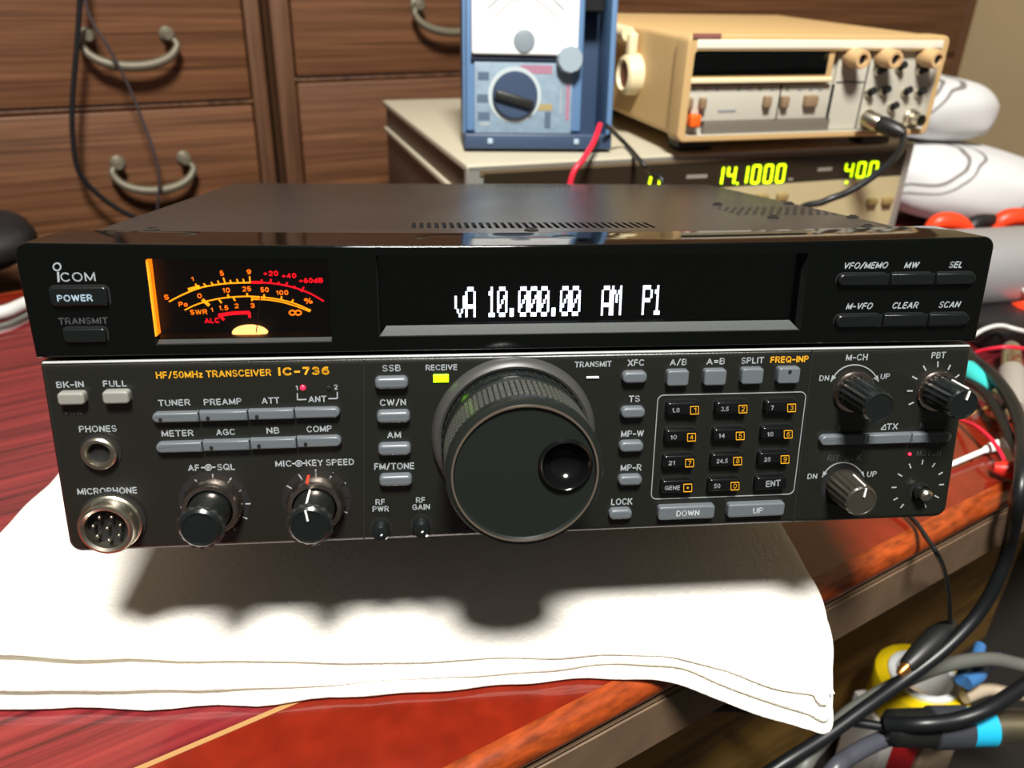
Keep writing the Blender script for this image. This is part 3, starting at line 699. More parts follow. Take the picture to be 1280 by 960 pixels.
LB = [('BK-IN', 71.2, 485, 105.6, 484, 8), ('FULL', 129.4, 483.6, 159.2, 483, 8), ('PHONES', 99.6, 540.5, 146.5, 539.5, 8.2), ('MICROPHONE', 97.5, 618.5, 172, 616.6, 8.2),
      ('TUNER', 198.4, 507.7, 238.2, 506.7, 8), ('PREAMP', 255.3, 506.7, 302.4, 505.3, 8), ('ATT', 327.6, 504.8, 349.5, 504.2, 8), ('ANT', 385.8, 503, 408.3, 502.4, 8), ('1', 369.8, 488, 372.6, 487.9, 6.4), ('2', 417.8, 487, 422.4, 486.8, 6.4),
      ('METER', 202.5, 545.9, 242.3, 544.9, 8), ('AGC', 270.7, 544.3, 294.3, 543.6, 8), ('NB', 333.5, 542.2, 349.5, 541.8, 8), ('COMP', 383.6, 540.4, 415, 539.4, 8),
      ('AF', 235.5, 588.8, 249.5, 588.5, 8), ('SQL', 272, 587.8, 294.3, 587.2, 8), ('MIC', 344.4, 583.6, 365, 583.1, 8), ('KEY SPEED', 382.6, 582.6, 442.7, 581, 8),
      ('SSB', 478, 464.4, 501, 463.9, 8.4), ('CW/N', 475, 507.4, 507.5, 506.8, 8.4), ('AM', 484, 547.7, 501.3, 547.4, 8.4), ('FM/TONE', 468, 587.3, 518, 586.2, 8.4),
      ('RF', 469.5, 631, 481.3, 630.7, 7.2), ('PWR', 465.9, 639.8, 486, 639.2, 7.2), ('RF', 520, 628.6, 531.5, 628.3, 7.2), ('GAIN', 515.4, 637.4, 537.3, 636.8, 7.2),
      ('RECEIVE', 532.2, 463.2, 571.6, 462.4, 7.4), ('TRANSMIT', 718.4, 459.4, 764, 458.2, 7.4),
      ('XFC', 784.5, 457.6, 805, 457, 8.2), ('TS', 785.7, 502.6, 799.5, 502.2, 8.2), ('MP-W', 776, 546.4, 804.3, 545.6, 8.2), ('MP-R', 775.5, 588.8, 801.3, 588, 8.2), ('LOCK', 763.7, 631.4, 790, 630.5, 8.2),
      ('A/B', 837, 456.9, 858, 456.3, 8), ('A=B', 882.5, 455.9, 905.7, 455.3, 8), ('SPLIT', 926.2, 454.8, 954.2, 454, 8),
      ('M-CH', 1056.9, 450.9, 1083.8, 450.2, 8), ('PBT', 1163.6, 448.2, 1181, 447.6, 8), ('DN', 1023.6, 476.2, 1035.7, 475.8, 7), ('UP', 1100, 474, 1111.6, 473.6, 7), ('TX', 1107.5, 536.9, 1121.4, 536.5, 7.6),
      ('DN', 1008.7, 598.9, 1020.7, 598.5, 7), ('UP', 1083, 596.2, 1095, 595.8, 7)]
for t, u0, v0, u1, v1, c in LB: lab(mb, t, u0, v0, u1, v1, c)
for t, u0, v0, u1, v1, c in (('VOX', 80, 518.8, 103, 518, 7), ('RIT', 1047.7, 538.3, 1062.4, 537.9, 7.4), ('NOTCH', 1148.8, 535.2, 1181, 534.3, 7.4), ('NOTCH', 1145, 570.2, 1175, 569.4, 7.4), ('RIT', 1033.7, 576.2, 1048, 575.8, 7.4), ('TX', 1061.5, 575.4, 1075.5, 575, 7.4)): lab(mb, t, u0, v0, u1, v1, c, DPRINT)
for a in ((1101, 536.9), (1055, 575.6)):
    p0, p1, p2 = P(a[0], a[1], -.0001), P(a[0]+6, a[1]-.2, -.0001), P(a[0]+5.6, a[1]-6.6, -.0001); mb.path([p0, p1, p2, p0], .0003, WPRINT if a[0] > 1080 else DPRINT)
lab(mb, 'HF/50MHz TRANSCEIVER', 195.7, 473.4, 339.2, 469.6, 8.6, YPRINT, bold=.015)
lab(mb, 'IC-736', 347.9, 469.6, 412.3, 468.2, 10.4, YPRINT, bold=.055)
lab(mb, 'FREQ-INP', 962.5, 453.9, 1010, 452.6, 8.2, YPRINT, bold=.03)
for a in ([(371.7, 491.5), (371.8, 499.6), (383, 499.2)], [(410.5, 498.3), (421.8, 498), (421.6, 490)]): mb.path([P(u, v, -.00005) for u, v in a], .00035, WPRINT)
for (cu, cv, l) in ((260.5, 584.2, 9), (373.5, 579.2, 8.5)):
    mb.path([P(cu+4*math.cos(2*PI*k/16), cv+3.6*math.sin(2*PI*k/16), -.00005) for k in range(17)], .00032, WPRINT)
    mb.path([P(cu+1.4*math.cos(2*PI*k/8), cv+1.3*math.sin(2*PI*k/8), -.00005) for k in range(9)], .0004, WPRINT)
    mb.path([P(cu-l, cv+.3, -.00005), P(cu-4, cv+.1, -.00005)], .0004, WPRINT); mb.path([P(cu+4, cv-.1, -.00005), P(cu+l, cv-.3, -.00005)], .0004, WPRINT)
kf = []
x0, z0, x1, z1 = P(818, 558).x, P(905, 620.5).z, P(999.5, 554).x, P(914, 491.8).z
kf = [Vector((x, -.00005, z)) for x, z in rrect(x0, z0, x1, z1, .0022)]; mb.path(kf+[kf[0]], .0003, GPRINT)
mb.build('lower_panel', radio)
mb = MB(); mb.box(((lx0+lx1)/2, .0009, .07085), (lx1-lx0-.002, .0014, .0007), mat('edge_highlight_grey', '#c4c7c5', .25, .3), bev=.00025); mb.build('edge_highlight', radio)  # pale strip painted as the lamp's highlight along the panel's top edge

# ---- indicator lamps
def lamp(box, m, name='indicator_lamp', label=None, h=.0006):
    x0, z0, x1, z1 = PB(*box, 0); mb = MB(); mb.prism(rrect(x0, z0, x1, z1, .0002), .0004, -h, m, bev=.0002); o = mb.build(name, radio)
    if label: o['label'] = label
lamp((541.5, 467.8, 560.8, 477.6), LEDG, label='green glowing receive lamp'); lamp((732.8, 470.3, 748.6, 473), LEDOFF, label='unlit transmit lamp')
def rled(u, v, m, r, label=None):
    mb = MB(); mb.lathe([(r, -.0003), (r, .0003), (r*.6, .0006)], P(u, v), m, seg=16); o = mb.build('indicator_lamp', radio)
    if label: o['label'] = label
rled(378.6, 484.4, LEDR, .0009, 'small round red glowing lamp'); rled(411, 484.8, DARK, .0008, 'small round dark lamp'); rled(1137, 567.6, LEDR, .0006, 'small round red glowing lamp')

# ---- knobs
def knob(base, tip, rb, rt, m, ring=None, ridges=0, pointer=None, flare=0, ring_m=DARKM, ring_d=.0016, well=True, pm=WHITEPT, amp=.035):
    d = depth_for(base, tip); c = P(*base); mb = MB()
    rf = (lambda t, dd: 1+(amp*math.cos(ridges*t) if .002 < dd < d*.93 else 0)) if ridges else None
    if well: mb.lathe([(rb*1.32, .0001), (rb*1.32, .00018)], c, DARK, seg=48)
    prof = [(rb, -.0004), (rb, .0022)]
    if ridges: prof += [(rb, .0024)]
    prof += [(rt+(rb-rt)*.4, d*.5), (rt, d*.80)]
    prof += [(rt*1.0+flare, d*.90), (rt+flare, d*.94), (rt*.90, d*.985), (rt*.82, d*.985), (rt*.80, d*.975), (rt*.3, d*.975)] if ridges or flare else [(rt, d*.93), (rt*.95, d*.98), (rt*.86, d)]
    mb.lathe(prof, c, m, seg=120 if ridges else 48, rf=rf)
    k = mb.build('control_knob', radio, sharp=28)
    if ring:
        mb = MB(); mb.lathe([(ring, 0), (ring, ring_d*.7), (ring*.96, ring_d), (rb*1.02, ring_d), (rb*1.02, 0)], c, ring_m, seg=60, cap0=False, cap1=False); mb.build('metal_ring', k)
    if pointer is not None:
        a = R(pointer); e = Vector((math.sin(a), 0, math.cos(a))); mb = MB(); ax = Vector((0, -1, 0)); sd = e.cross(ax)
        for p0, p1, nn in ((c+e*(rb+.0001)+ax*(d*.35), c+e*(rt+.0002)+ax*(d*.93), e), (c+e*(rt*.93)+ax*(d+.0001), c+e*(rt*.35)+ax*(d+.0001), ax)):
            mb.line(p0-nn*.0004, p1-nn*.0004, .0006, pm, tuple(nn), th=.0005)
        mb.build('pointer_line', k)
    return k
for base, tip, pr in (((268, 628), (253, 664), -120), ((396, 625), (391, 660), -8)):
    c = P(*base); mb = MB()
    mb.lathe([(.0122, 0), (.0122, .00015)], c, DARK, seg=48)
    mb.lathe([(.0101, .0), (.0101, .0045), (.0092, .0066), (.0078, .0068), (.0078, 0)], c, DARKM, seg=60, cap0=False, cap1=False)
    for k in range(12):
        pass
    o = mb.build('outer_ring_knob', radio)
    if pr > -100:
        mb = MB(); e = Vector((math.sin(R(-12)), 0, math.cos(R(-12)))); mb.line(c+e*.0101+Vector((0, -.001, 0)), c+e*.0095+Vector((0, -.0062, 0)), .0009, REDPT, tuple(e), th=.0004); mb.build('pointer_line', o)
    k = knob(base, tip, .0074, .0068, KNOB, flare=.0004, pointer=pr if pr > -100 else None, well=False)
    d = depth_for(base, tip); mb = MB()
    mb.lathe([(.0069, d*.86), (.0078, d*.88), (.0078, d*.93), (.0070, d*.95), (.0066, d*.95), (.0066, d*.86)], c, RUB, seg=96, rf=lambda t, dd: 1+.03*math.cos(16*t), cap0=False, cap1=False)
    mb.build('knurled_rim', k)
knob((1067, 489.5), (1097, 515), .0062, .0058, KNOB, ring=.0079, ridges=18)
knob((1171, 488.5), (1204.5, 508.5), .0062, .0058, KNOB, ring=.0079, ridges=18, pointer=12)
knob((1053, 606), (1075, 631), .0066, .0060, mat('grey_brown_knob_plastic', '#312e27', .36), ridges=18, pointer=6)
knob((1149, 614), (1155.5, 612.5), .0031, .0029, KNOB, pointer=None, well=True)
mb = MB(); mb.lathe([(.0024, .0), (.0024, .0016), (.0014, .0024)], P(1151, 614.5)+Vector((0, -.0025, 0)), NICKEL, seg=24); mb.build('trimmer_shaft', radio)
for u, v in ((476.5, 658.5), (526.6, 654.5)):
    c = P(u, v); mb = MB(); mb.lathe([(.0040, 0), (.0040, .0002)], c, DARK, seg=32)
    mb.lathe([(.0031, 0), (.0030, .0045), (.0027, .0060), (.0015, .0064)], c, KNOB, seg=32)
    k = mb.build('trimmer_knob', radio); mb = MB(); mb.line(c+Vector((.0002, -.0063, .0002)), c+Vector((.0022, -.0058, -.0018 if u < 500 else -.0022)), .0009, WHITEPT); mb.build('pointer_line', k)

# ---- main tuning dial
base = (642.5, 545); c = P(*base)
mb = MB(); mb.lathe([(.0297, 0), (.0294, .0016), (.0283, .0034), (.0272, .0040), (.0262, .0034), (.0262, 0)], c, mat('dial_skirt_paint', '#3a3a38', .42), seg=96, cap0=False, cap1=False)
mb.build('dial_skirt', radio)
mb = MB()
mb.lathe([(.0258, 0), (.0258, .0095), (.0254, .0105)], c, KNOB, seg=120)
for k in range(50):
    t = 2*PI*k/50; e = Vector((math.sin(t), 0, math.cos(t))); mb.line(c+e*.0259+Vector((0, -.005, 0)), c+e*.0259+Vector((0, -.0088, 0)), .0005, DARK, tuple(e), th=.0002)
mb.lathe([(.0248, .0098), (.0256, .0110), (.0256, .0122), (.0250, .0130)], c, DIALP, seg=120)
mb.lathe([(.0246, .012), (.0252, .0290), (.0258, .0302), (.0258, .0325), (.0252, .0338), (.0236, .0342), (.0233, .0346), (.0229, .0340), (.0226, .0336), (.001, .0336)], c, DIALP, seg=120, cap0=False)
dial = mb.build('tuning_dial', radio, sharp=25)
mb = MB()
NR, NC = 5, 84
for j in range(NR):
    y0 = .0140+j*.0029
    for i in range(NC):
        t0 = 2*PI*(i+.14)/NC; t1 = 2*PI*(i+.86)/NC; V = []
        for rr, g in ((.0247, 0), (.0257, .18)):
            for yy in (y0+.0003+g*.001, y0+.0026-g*.001):
                for t in (t0+g*.1*(t1-t0), t1-g*.1*(t1-t0)): V.append(c+Vector((rr*math.sin(t), -yy, rr*math.cos(t))))
        mb.faces(V, [(4, 5, 7, 6), (0, 1, 5, 4), (2, 6, 7, 3), (0, 4, 6, 2), (1, 3, 7, 5)], mat('grip_rubber', '#43443f', .36))
mb.build('knurled_grip', dial, sharp=20)
dc = P(706.5, 580.5, -.0336); dc = Vector((dc.x, c.y-.0336, dc.z)); mb = MB()
mb.lathe([(.0089, .0), (.0088, .0012), (.0082, .0019), (.0076, .0014), (.0070, -.0004), (.0058, -.0022), (.0042, -.0034), (.0022, -.0041), (.0003, -.0043)], dc, mat('finger_dimple_gloss', '#0a0b0b', .12), seg=60, cap0=False)
dimple = mb.build('finger_dimple', dial)
# dimple sinks into the dial face
me_ = dial.data
ct = MB(); ct.lathe([(.0087, .004), (.0087, -.006)], dc, DIALP, seg=60)
cut_by(dial, ct)
mb = MB(); mb.lathe([(.0238, .0338), (.0238, .0347), (.0232, .0347), (.0232, .0338)], c, mat('dial_rim_bronze', '#7c7063', .3, .6), seg=120, cap0=False, cap1=False); mb.build('dial_rim', dial)

# ---- sockets
c = P(126.2, 564.8); mb = MB()
mb.lathe([(.0068, 0), (.0068, .0004)], c, DARK, seg=40)
mb.lathe([(.0058, 0), (.0058, .0022), (.0052, .0028), (.0042, .0028), (.0038, .0020), (.0036, 0)], c, NICKEL, seg=48, cap0=False, cap1=False)
mb.lathe([(.0037, .0004), (.0037, .0005)], c, DARK, seg=32)
mb.build('headphone_jack', radio)
c = P(141.5, 650.5); mb = MB()
mb.lathe([(.0112, 0), (.0112, .0007)], c, DARK, seg=48); mb.lathe([(.0104, 0), (.0104, .0022), (.0099, .0027)], c, NICKEL, seg=48)
mb.lathe([(.0098, .0020), (.0098, .0058), (.0090, .0074), (.0082, .0076), (.0072, .0070), (.0071, .0028)], c, NICKEL, seg=60, cap0=False, cap1=False)
jack = mb.build('microphone_socket', radio)
mb = MB(); mb.lathe([(.0071, .0028), (.0071, .0032)], c, DARK, seg=40); mb.build('socket_insulator', jack)
for k in range(8):
    q = Vector((0, 0, 0)) if k == 7 else Vector((math.sin(2*PI*(k+.5)/7), 0, math.cos(2*PI*(k+.5)/7)))*.0046
    mb = MB(); mb.lathe([(.0006, .0030), (.0006, .0062), (.0003, .0066)], c+q, NICKEL, seg=12); mb.build('pin', jack)

# ================================================================== SIGNAL GENERATOR
GM = Matrix.Translation((-.005, .363, 0)) @ Matrix.Rotation(R(13.8), 4, 'Z')
GF = Frame(GM)
gen = thing('signal_generator', 'grey bench signal generator with yellow-green digits, on the table behind the transceiver', 'signal generator', GM)
GW, GH, GD = .417, .125, .300
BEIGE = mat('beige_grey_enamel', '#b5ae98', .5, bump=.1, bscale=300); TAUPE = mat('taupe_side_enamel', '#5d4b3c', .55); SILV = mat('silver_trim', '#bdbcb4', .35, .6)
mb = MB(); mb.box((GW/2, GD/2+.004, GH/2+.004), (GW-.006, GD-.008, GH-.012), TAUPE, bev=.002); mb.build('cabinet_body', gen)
mb = MB(); mb.box((GW/2, GD/2, GH-.003), (GW, GD, .006), BEIGE, bev=.0015)
mb.build('top_cover', gen)
for xx in (.001, GW-.001):
    mb = MB(); mb.box((xx, GD/2, GH-.028), (.004, GD-.01, .005), BEIGE, bev=.001); mb.build('side_trim', gen)
mb = MB()
fo = rrect(0, .006, GW, GH-.0008, .003); mb.prism(fo, .006, 0, SILV, bev=.001)
def gl(u, v): q = GF.hit(u, v, 1, -.0005); return q
zt = gl(860, 203).z; zb = gl(860, 236).z
mb.box((GW/2+.002, -.0004, (zt+zb)/2), (GW-.022, .002, zt-zb), mat('generator_display_band', '#2c2419', .35))
mb.box((GW/2+.002, -.0004, (zb+.014)/2), (GW-.022, .002, zb-.016), mat('generator_beige_panel', '#b9ab83', .5))
mb.box((GW/2, -.0002, (zt+GH-.004)/2-.001), (GW-.02, .0016, .004), mat('generator_brown_line', '#6a5a45', .4))
gpanel = mb.build('front_panel', gen)
GDIG = mat('yellow_green_digits', '#d8ff20', .5, emit='#c8f400', es=2.0)
SEG = {'0': 'abcdef', '1': 'bc', '4': 'bcfg', 'i': 'c'}
def seg7(mb, ch, A, wv, hv, m, F_, wd):
    pt = lambda x, y: A+wv*x+hv*y
    S_ = {'a': ((0, 1), (1, 1)), 'b': ((1, 1), (1, .5)), 'c': ((1, .5), (1, 0)), 'd': ((0, 0), (1, 0)), 'e': ((0, 0), (0, .5)), 'f': ((0, .5), (0, 1)), 'g': ((0, .5), (1, .5))}
    for k in SEG[ch]:
        a, b = S_[k]; p, q = pt(*a), pt(*b); g = (q-p)*.04; mb.line(p+g, q-g, wd, m, (0, -1, 0), th=.0006)
mb = MB()
def digits(txt, u0, v0, u1, v1, hpx, wpx):
    n = len([c for c in txt if c != '.']); i = 0
    for ch in txt:
        if ch == '.':
            f = (i-.12)/n; p = GF.hit(u0+(u1-u0)*f, v0+(v1-v0)*f, 1, -.0018); mb.box(p, (.0016, .0012, .0016), GDIG); continue
        f = i/n; u, v = u0+(u1-u0)*f, v0+(v1-v0)*f; i += 1
        A = GF.hit(u, v, 1, -.0018); W_ = GF.hit(u+wpx, v-.3, 1, -.0018)-A; H_ = GF.hit(u+3.4, v-hpx, 1, -.0018)-A
        seg7(mb, ch, A, W_, H_, GDIG, None, .0017)
digits('14.1000', 892.5, 230.5, 985, 227, 21.5, 8.6)
mb.build('digit_display', gen); mb = MB()
digits('40.0', 1055, 222, 1101, 220, 18, 8.4)
digits('1i', 803, 232.5, 827, 231.5, 15, 8)
p = GF.hit(1058, 228, 1, -.0018); mb.box(p, (.002, .0012, .002), GDIG); mb.build('digit_display', gen); mb = MB()
mb.build('digit_display', gen)
mb = MB()
for u, v, t in ((858, 221, 26), (1022, 212, 18)): mb.line(GF.hit(u, v, 1, -.0016), GF.hit(u+t, v-1, 1, -.0016), .003, mat('faded_caption', '#8b857a', .6))
mb.line(GF.hit(985, 224, 1, -.0016), GF.hit(991, 224, 1, -.0016), .002, MATS['faded_caption'])
merge(gpanel, mb)
for u, v in ((1087, 251), (1106, 250), (930, 246), (950, 246), (975, 245)):
    p = gl(u, v); mb = MB(); mb.box((p.x, -.003, p.z), (.010, .007, .006), mat('tan_button', '#8f7a4c', .5), bev=.0012); mb.build('push_button', gen)
for x, y in ((.03, .03), (GW-.03, .03), (.03, GD-.03), (GW-.03, GD-.03)):
    mb = MB(); mb.lathe([(.010, 0), (.009, .008)], (x, y, 0), RUB, ax=(0, 0, 1), seg=20); mb.build('foot', gen)

# ================================================================== FREQUENCY COUNTER (stands on the generator)
KM = Matrix.Translation((.158, .392, .1256)) @ Matrix.Rotation(R(11.0), 4, 'Z')
KF = Frame(KM)
cnt = thing('frequency_counter', 'beige frequency counter with dark display window, standing on the grey generator', 'frequency counter', KM)
CREAM = mat('cream_enamel', '#c7a672', .45, bump=.08, bscale=200); CREAML = mat('light_cream_plastic', '#e6d6ae', .4); PALEP = mat('pale_grey_panel', '#bdb9aa', .5)
z0 = .0115; KW = .2355; KH = .0778; KD = .235
mb = MB(); mb.prism(rrect(.0025, z0+.002, KW-.0025, z0+KH-.001, .005), KD, .008, CREAM, bev=.001); mb.build('case', cnt)
def kl(u, v, y=0.0): return KF.hit(u, v, 1, y)
mb = MB(); ct_in = rrect(.006, z0+.005, KW-.006, z0+KH-.0045, .003)
mb.prism(rrect(0, z0, KW, z0+KH, .006), .014, -.004, CREAM, bev=.002)
bez = mb.build('front_bezel', cnt)
c_ = MB(); c_.prism(rrect(.006, z0+.005, KW-.006, z0+KH-.011, .003), .006, -.02, PALEP, bev=0)
cut_by(bez, c_)
def kbox(u0, v0, u1, v1, y0, y1, m, mb, bev=.0006):
    um, vm = (u0+u1)/2, (v0+v1)/2; ax_, bx_, az_, bz_ = kl(u0, vm, y1).x, kl(u1, vm, y1).x, kl(um, v1, y1).z, kl(um, v0, y1).z; mb.box(((ax_+bx_)/2, (y0+y1)/2, (az_+bz_)/2), (bx_-ax_, abs(y1-y0), bz_-az_), m, bev=bev)
mb = MB(); a = kl(868, 47.5); b = kl(1170, 50)
mb.box((KW/2, -.0042, (z0+KH-.0065)), (KW-.014, .0012, .0062), mat('white_name_strip', '#e9e2cf', .4), bev=.0003)
kbox(867, 42, 902, 47.5, -.004, -.0052, mat('red_brown_badge', '#8d5a52', .5), mb, 0)
mb.build('name_strip', cnt)
mb = MB(); kbox(859, 58, 1042, 104, .006, -.002, CREAM, mb, .001); kbox(866, 64, 1035.5, 94.5, .003, -.0028, GLOSS, mb, .0008)
kbox(860, 97.5, 1041, 104, .006, -.0036, CREAML, mb, .001); mb.build('display_window', cnt)
mb = MB(); kbox(858, 106, 1036, 150, .006, .0015, PALEP, mb); kbox(880, 150, 1036, 166, .006, .0012, mat('dark_grey_strip', '#6d665c', .5), mb)
for u in (973, 1038): kbox(u, 106, u+1.4, 150, .006, .0009, DARK, mb, 0)
for u in (868, 882, 897, 924, 938, 951, 966, 985, 1000, 1014, 1026):
    kbox(u-2, 109, u+2, 113, .006, .0010, mat('grey_green_caption', '#6f8a66', .6) if u in (924, 951, 985) else GPRINT, mb, 0)
kbox(898, 137, 920, 140, .006, .001, GPRINT, mb, 0)
mb.build('key_panel', cnt)
mb = MB(); kbox(1043, 57, 1167, 160, .006, .0015, PALEP, mb)
for u, v0, v1 in ((1080, 57, 160), (1126, 57, 82)): kbox(u, v0, u+1.3, v1, .006, .0009, DARK, mb, 0)
kbox(1046, 102, 1080, 103.2, .006, .0009, DARK, mb, 0); mb.build('input_panel', cnt)
TANB = mat('tan_brown_key', '#8a7357', .5)
for u, v, wd in ((863.5, 130, 7), (880.5, 130, 7), (961.5, 128, 8), (983.5, 128, 8), (1016, 127, 15)):
    mb = MB(); kbox(u-wd/2, v-7, u+wd/2, v+7, .004, -.004, TANB, mb, .001); mb.build('push_button', cnt)
mb = MB(); kbox(864, 144, 877, 160, .004, -.006, mat('orange_key', '#e8641c', .4), mb, .0015); o = mb.build('push_button', cnt); o['label'] = 'orange power button'
for u, v, r in ((1060, 71, .0072), (1100, 71, .0072), (1152, 71, .0072)):
    q = kl(u, v, .001); mb = MB(); mb.lathe([(r*.8, 0), (r*.8, .004), (r, .006), (r, .017), (r*.9, .019), (r*.55, .019), (r*.5, .016)], q, mat('tan_knob_plastic', '#cba878', .4), seg=32, cap1=False)
    mb.lathe([(r*.52, .0160), (r*.52, .0164)], q, DARK, seg=24); mb.build('knob', cnt)
for u, v in ((1123, 84), (1085, 116), (1103, 114), (1130, 115), (1147, 116), (1113, 134), (1097, 89), (1149, 89)):
    q = kl(u, v, .0015); mb = MB(); mb.lathe([(.0038, 0), (.0038, .0015), (.0030, .003)], q, NICKEL, seg=16); mb.tube([q+Vector((0, -.001, 0)), q+Vector((0, -.004, .0015)), q+Vector((0, -.007, .003))], .0030, DARK, seg=10, sub=3); mb.build('toggle_switch', cnt)
for u, v in ((1084, 148), (1137, 147)):
    q = kl(u, v, .0015); mb = MB(); mb.lathe([(.0075, 0), (.0075, .002), (.0062, .003), (.0062, .006), (.0048, .006), (.0048, .014), (.0036, .014), (.0036, .010)], q, NICKEL, seg=28, cap1=False); mb.build('bnc_socket', cnt)
q = KF.hit(792, 93, 0, .0); mb = MB()
mb.lathe([(.0165, -.004), (.0165, .006), (.0150, .010), (.0120, .0115), (.0108, .0095), (.0105, .008)], (.001, q.y, q.z), CREAML, ax=(-1, 0, 0), seg=40)
mb.lathe([(.0103, .0082), (.0103, .0090)], (.001, q.y, q.z), mat('brown_pivot_cap', '#6f2e17', .4), ax=(-1, 0, 0), seg=32); 
q2 = KF.hit(790, 48, 0, 0.0)
mb.box((-.004, q.y+.000, (q.z+q2.z)/2+.006), (.008, .010, q2.z-q.z), CREAML, bev=.003); mb.build('handle_pivot', cnt)
mb = MB(); mb.tube([Vector((-.006, q.y+.004, q2.z+.004)), Vector((-.006, q.y+.06, q2.z+.004)), Vector((-.006, KD+.02, q2.z-.005)), Vector((.02, KD+.03, q2.z-.006)), Vector((KW-.02, KD+.03, q2.z-.006)), Vector((KW+.006, KD+.02, q2.z-.005))], .006, CREAML, seg=12); mb.build('carrying_handle', cnt)
for x, y in ((.03, .03), (KW-.03, .03), (.03, KD-.03), (KW-.03, KD-.03)):
    mb = MB(); mb.box((x, y, .0058), (.03, .02, .0116), RUB, bev=.002); mb.build('foot', cnt)

# ================================================================== ANALOG MULTIMETER (leans back on the generator)
LEAN = R(8)
MMX = Matrix.Translation((-.0045, .4175, .1262)) @ Matrix.Rotation(R(.5), 4, 'Z') @ Matrix.Rotation(-LEAN, 4, 'X')
MF = Frame(MMX)
mul = thing('analog_multimeter', 'blue-grey analog multimeter with white scale, leaning upright on the grey generator', 'multimeter', MMX)
BLUE = mat('blue_grey_plastic', '#5c7da3', .42, bump=.05, bscale=300); BLUED = mat('dark_blue_plastic', '#31425c', .45)
def mf(u, v, y=0.0): return MF.hit(u, v, 1, y)
HM = .150; XM = .1165
mb = MB()
mb.box((XM/2, .036, HM/2+.001), (XM, .004, HM-.002), BLUED, bev=.001)                     # back
mb.box((XM-.0022, .014, HM/2), (.0044, .046, HM), BLUE, bev=.001); mb.box((.0018, .022, HM/2), (.0036, .032, HM), BLUE, bev=.001)
mb.box((XM/2, .013, .0058), (XM, .048, .0116), BLUED, bev=.0015); mb.box((XM/2, .022, HM-.002), (XM, .032, .004), BLUE, bev=.001)
for x in (.020, .088): mb.box((x, -.0115, .006), (.004, .002, .004), mat('pale_latch', '#9fb3c2', .4), bev=.0006)
mb.build('carrying_case', mul)
bx1 = mf(728, 110).x
mb = MB(); mb.box((bx1/2+.001, .016, HM/2+.006), (bx1-.002, .032, HM-.013), BLUE, bev=.002); mb.build('meter_body', mul)
a = mf(589, 68); b = mf(721, 68)
mb = MB(); mb.box(((a.x+b.x)/2, -.003, (a.z+HM-.004)/2), (b.x-a.x, .007, HM-.004-a.z), mat('white_scale_plate', '#f4f5f5', .3), bev=.0018)
mb.box(((a.x+b.x)/2, -.001, a.z-.0026), (b.x-a.x+.001, .004, .0034), mat('dark_scale_rim', '#20283a', .4), bev=.0006)
q = mf(654, 52); 
mb.path(smooth_path([Vector((a.x+.012+(b.x-a.x-.024)*k/8, -.0066, q.z+.022+.016*math.sin(PI*k/8))) for k in range(9)], 4), .0008, mat('scale_arc_black', '#3a3a3a', .6))
mb.path(smooth_path([Vector((a.x+.016+(b.x-a.x-.032)*k/8, -.0066, q.z+.016+.014*math.sin(PI*k/8))) for k in range(9)], 4), .0006, REDPT)
mb.build('scale_window', mul)
mb = MB(); mb.lathe([(.0085, .006), (.008, .0075), (.0055, .008)], (q.x, 0, q.z), mat('grey_screw_cover', '#808a92', .4), seg=30); mb.build('pivot_screw', mul)
a = mf(593, 166); b = mf(716, 79)
mb = MB(); mb.box(((a.x+b.x)/2, -.0006, (a.z+b.z)/2), (b.x-a.x, .0022, b.z-a.z), mat('pale_blue_grey_plate', '#8094a4', .5, var=.12, vscale=160), bev=.0005)
PK = mat('dull_pink_print', '#9d6f82', .6); DKP = mat('dark_blue_print', '#4a5c72', .6); TANP = mat('dull_tan_print', '#9a8a5c', .6)
for u0, v0, u1, v1, m_ in ((650, 82, 690, 92, PK), (706, 105, 712, 150, PK), (597, 90, 611, 100, DKP), (596, 118, 610, 128, DKP), (597, 140, 612, 150, DKP), (665, 130, 690, 138, TANP), (680, 140, 688, 160, DKP), (699, 110, 702, 142, WPRINT), (600, 153, 612, 157, WPRINT)):
    c0, c1 = mf(u0, v1), mf(u1, v0); mb.box(((c0.x+c1.x)/2, -.0018, (c0.z+c1.z)/2), (c1.x-c0.x, .0003, c1.z-c0.z), m_)
mb.build('range_plate', mul)
q = mf(643, 119); r = (mf(671, 119)-mf(615, 119)).length/2
mb = MB(); mb.lathe([(r*1.18, .001), (r*1.18, .0022), (r*1.05, .0022)], q, mat('pale_dial_ring', '#b4bfc0', .4), seg=48); mb.lathe([(r, .001), (r, .005), (r*.94, .0064), (r*.2, .0066)], q, BLUED, seg=48)
dsw = mb.build('range_switch', mul)
mb = MB(); p0, p1 = mf(619, 117, -.008), mf(666, 131, -.008); d = (p1-p0); ang = math.atan2(d.z, d.x)
mb.box((0, 0, 0), (d.length, .006, .0065), RUB, M=Matrix.Translation((p0+p1)/2) @ Matrix.Rotation(-ang, 4, 'Y'), bev=.0015); mb.build('pointer_bar', dsw)
q = mf(710, 75); mb = MB(); mb.lathe([(.0098, .002), (.0098, .011), (.009, .0125), (.0085, .0125)], q, mat('light_grey_blue_knob', '#93a2ab', .45), seg=40, rf=lambda t, d: 1+.02*math.cos(30*t)); mb.build('zero_knob', mul)
mb = MB(); q = mf(733, 30); mb.box((XM-.0155, .020, .125), (.018, .024, .048), mat('black_foam', '#0a0a0c', .9), bev=.002); mb.build('lead_compartment', mul)

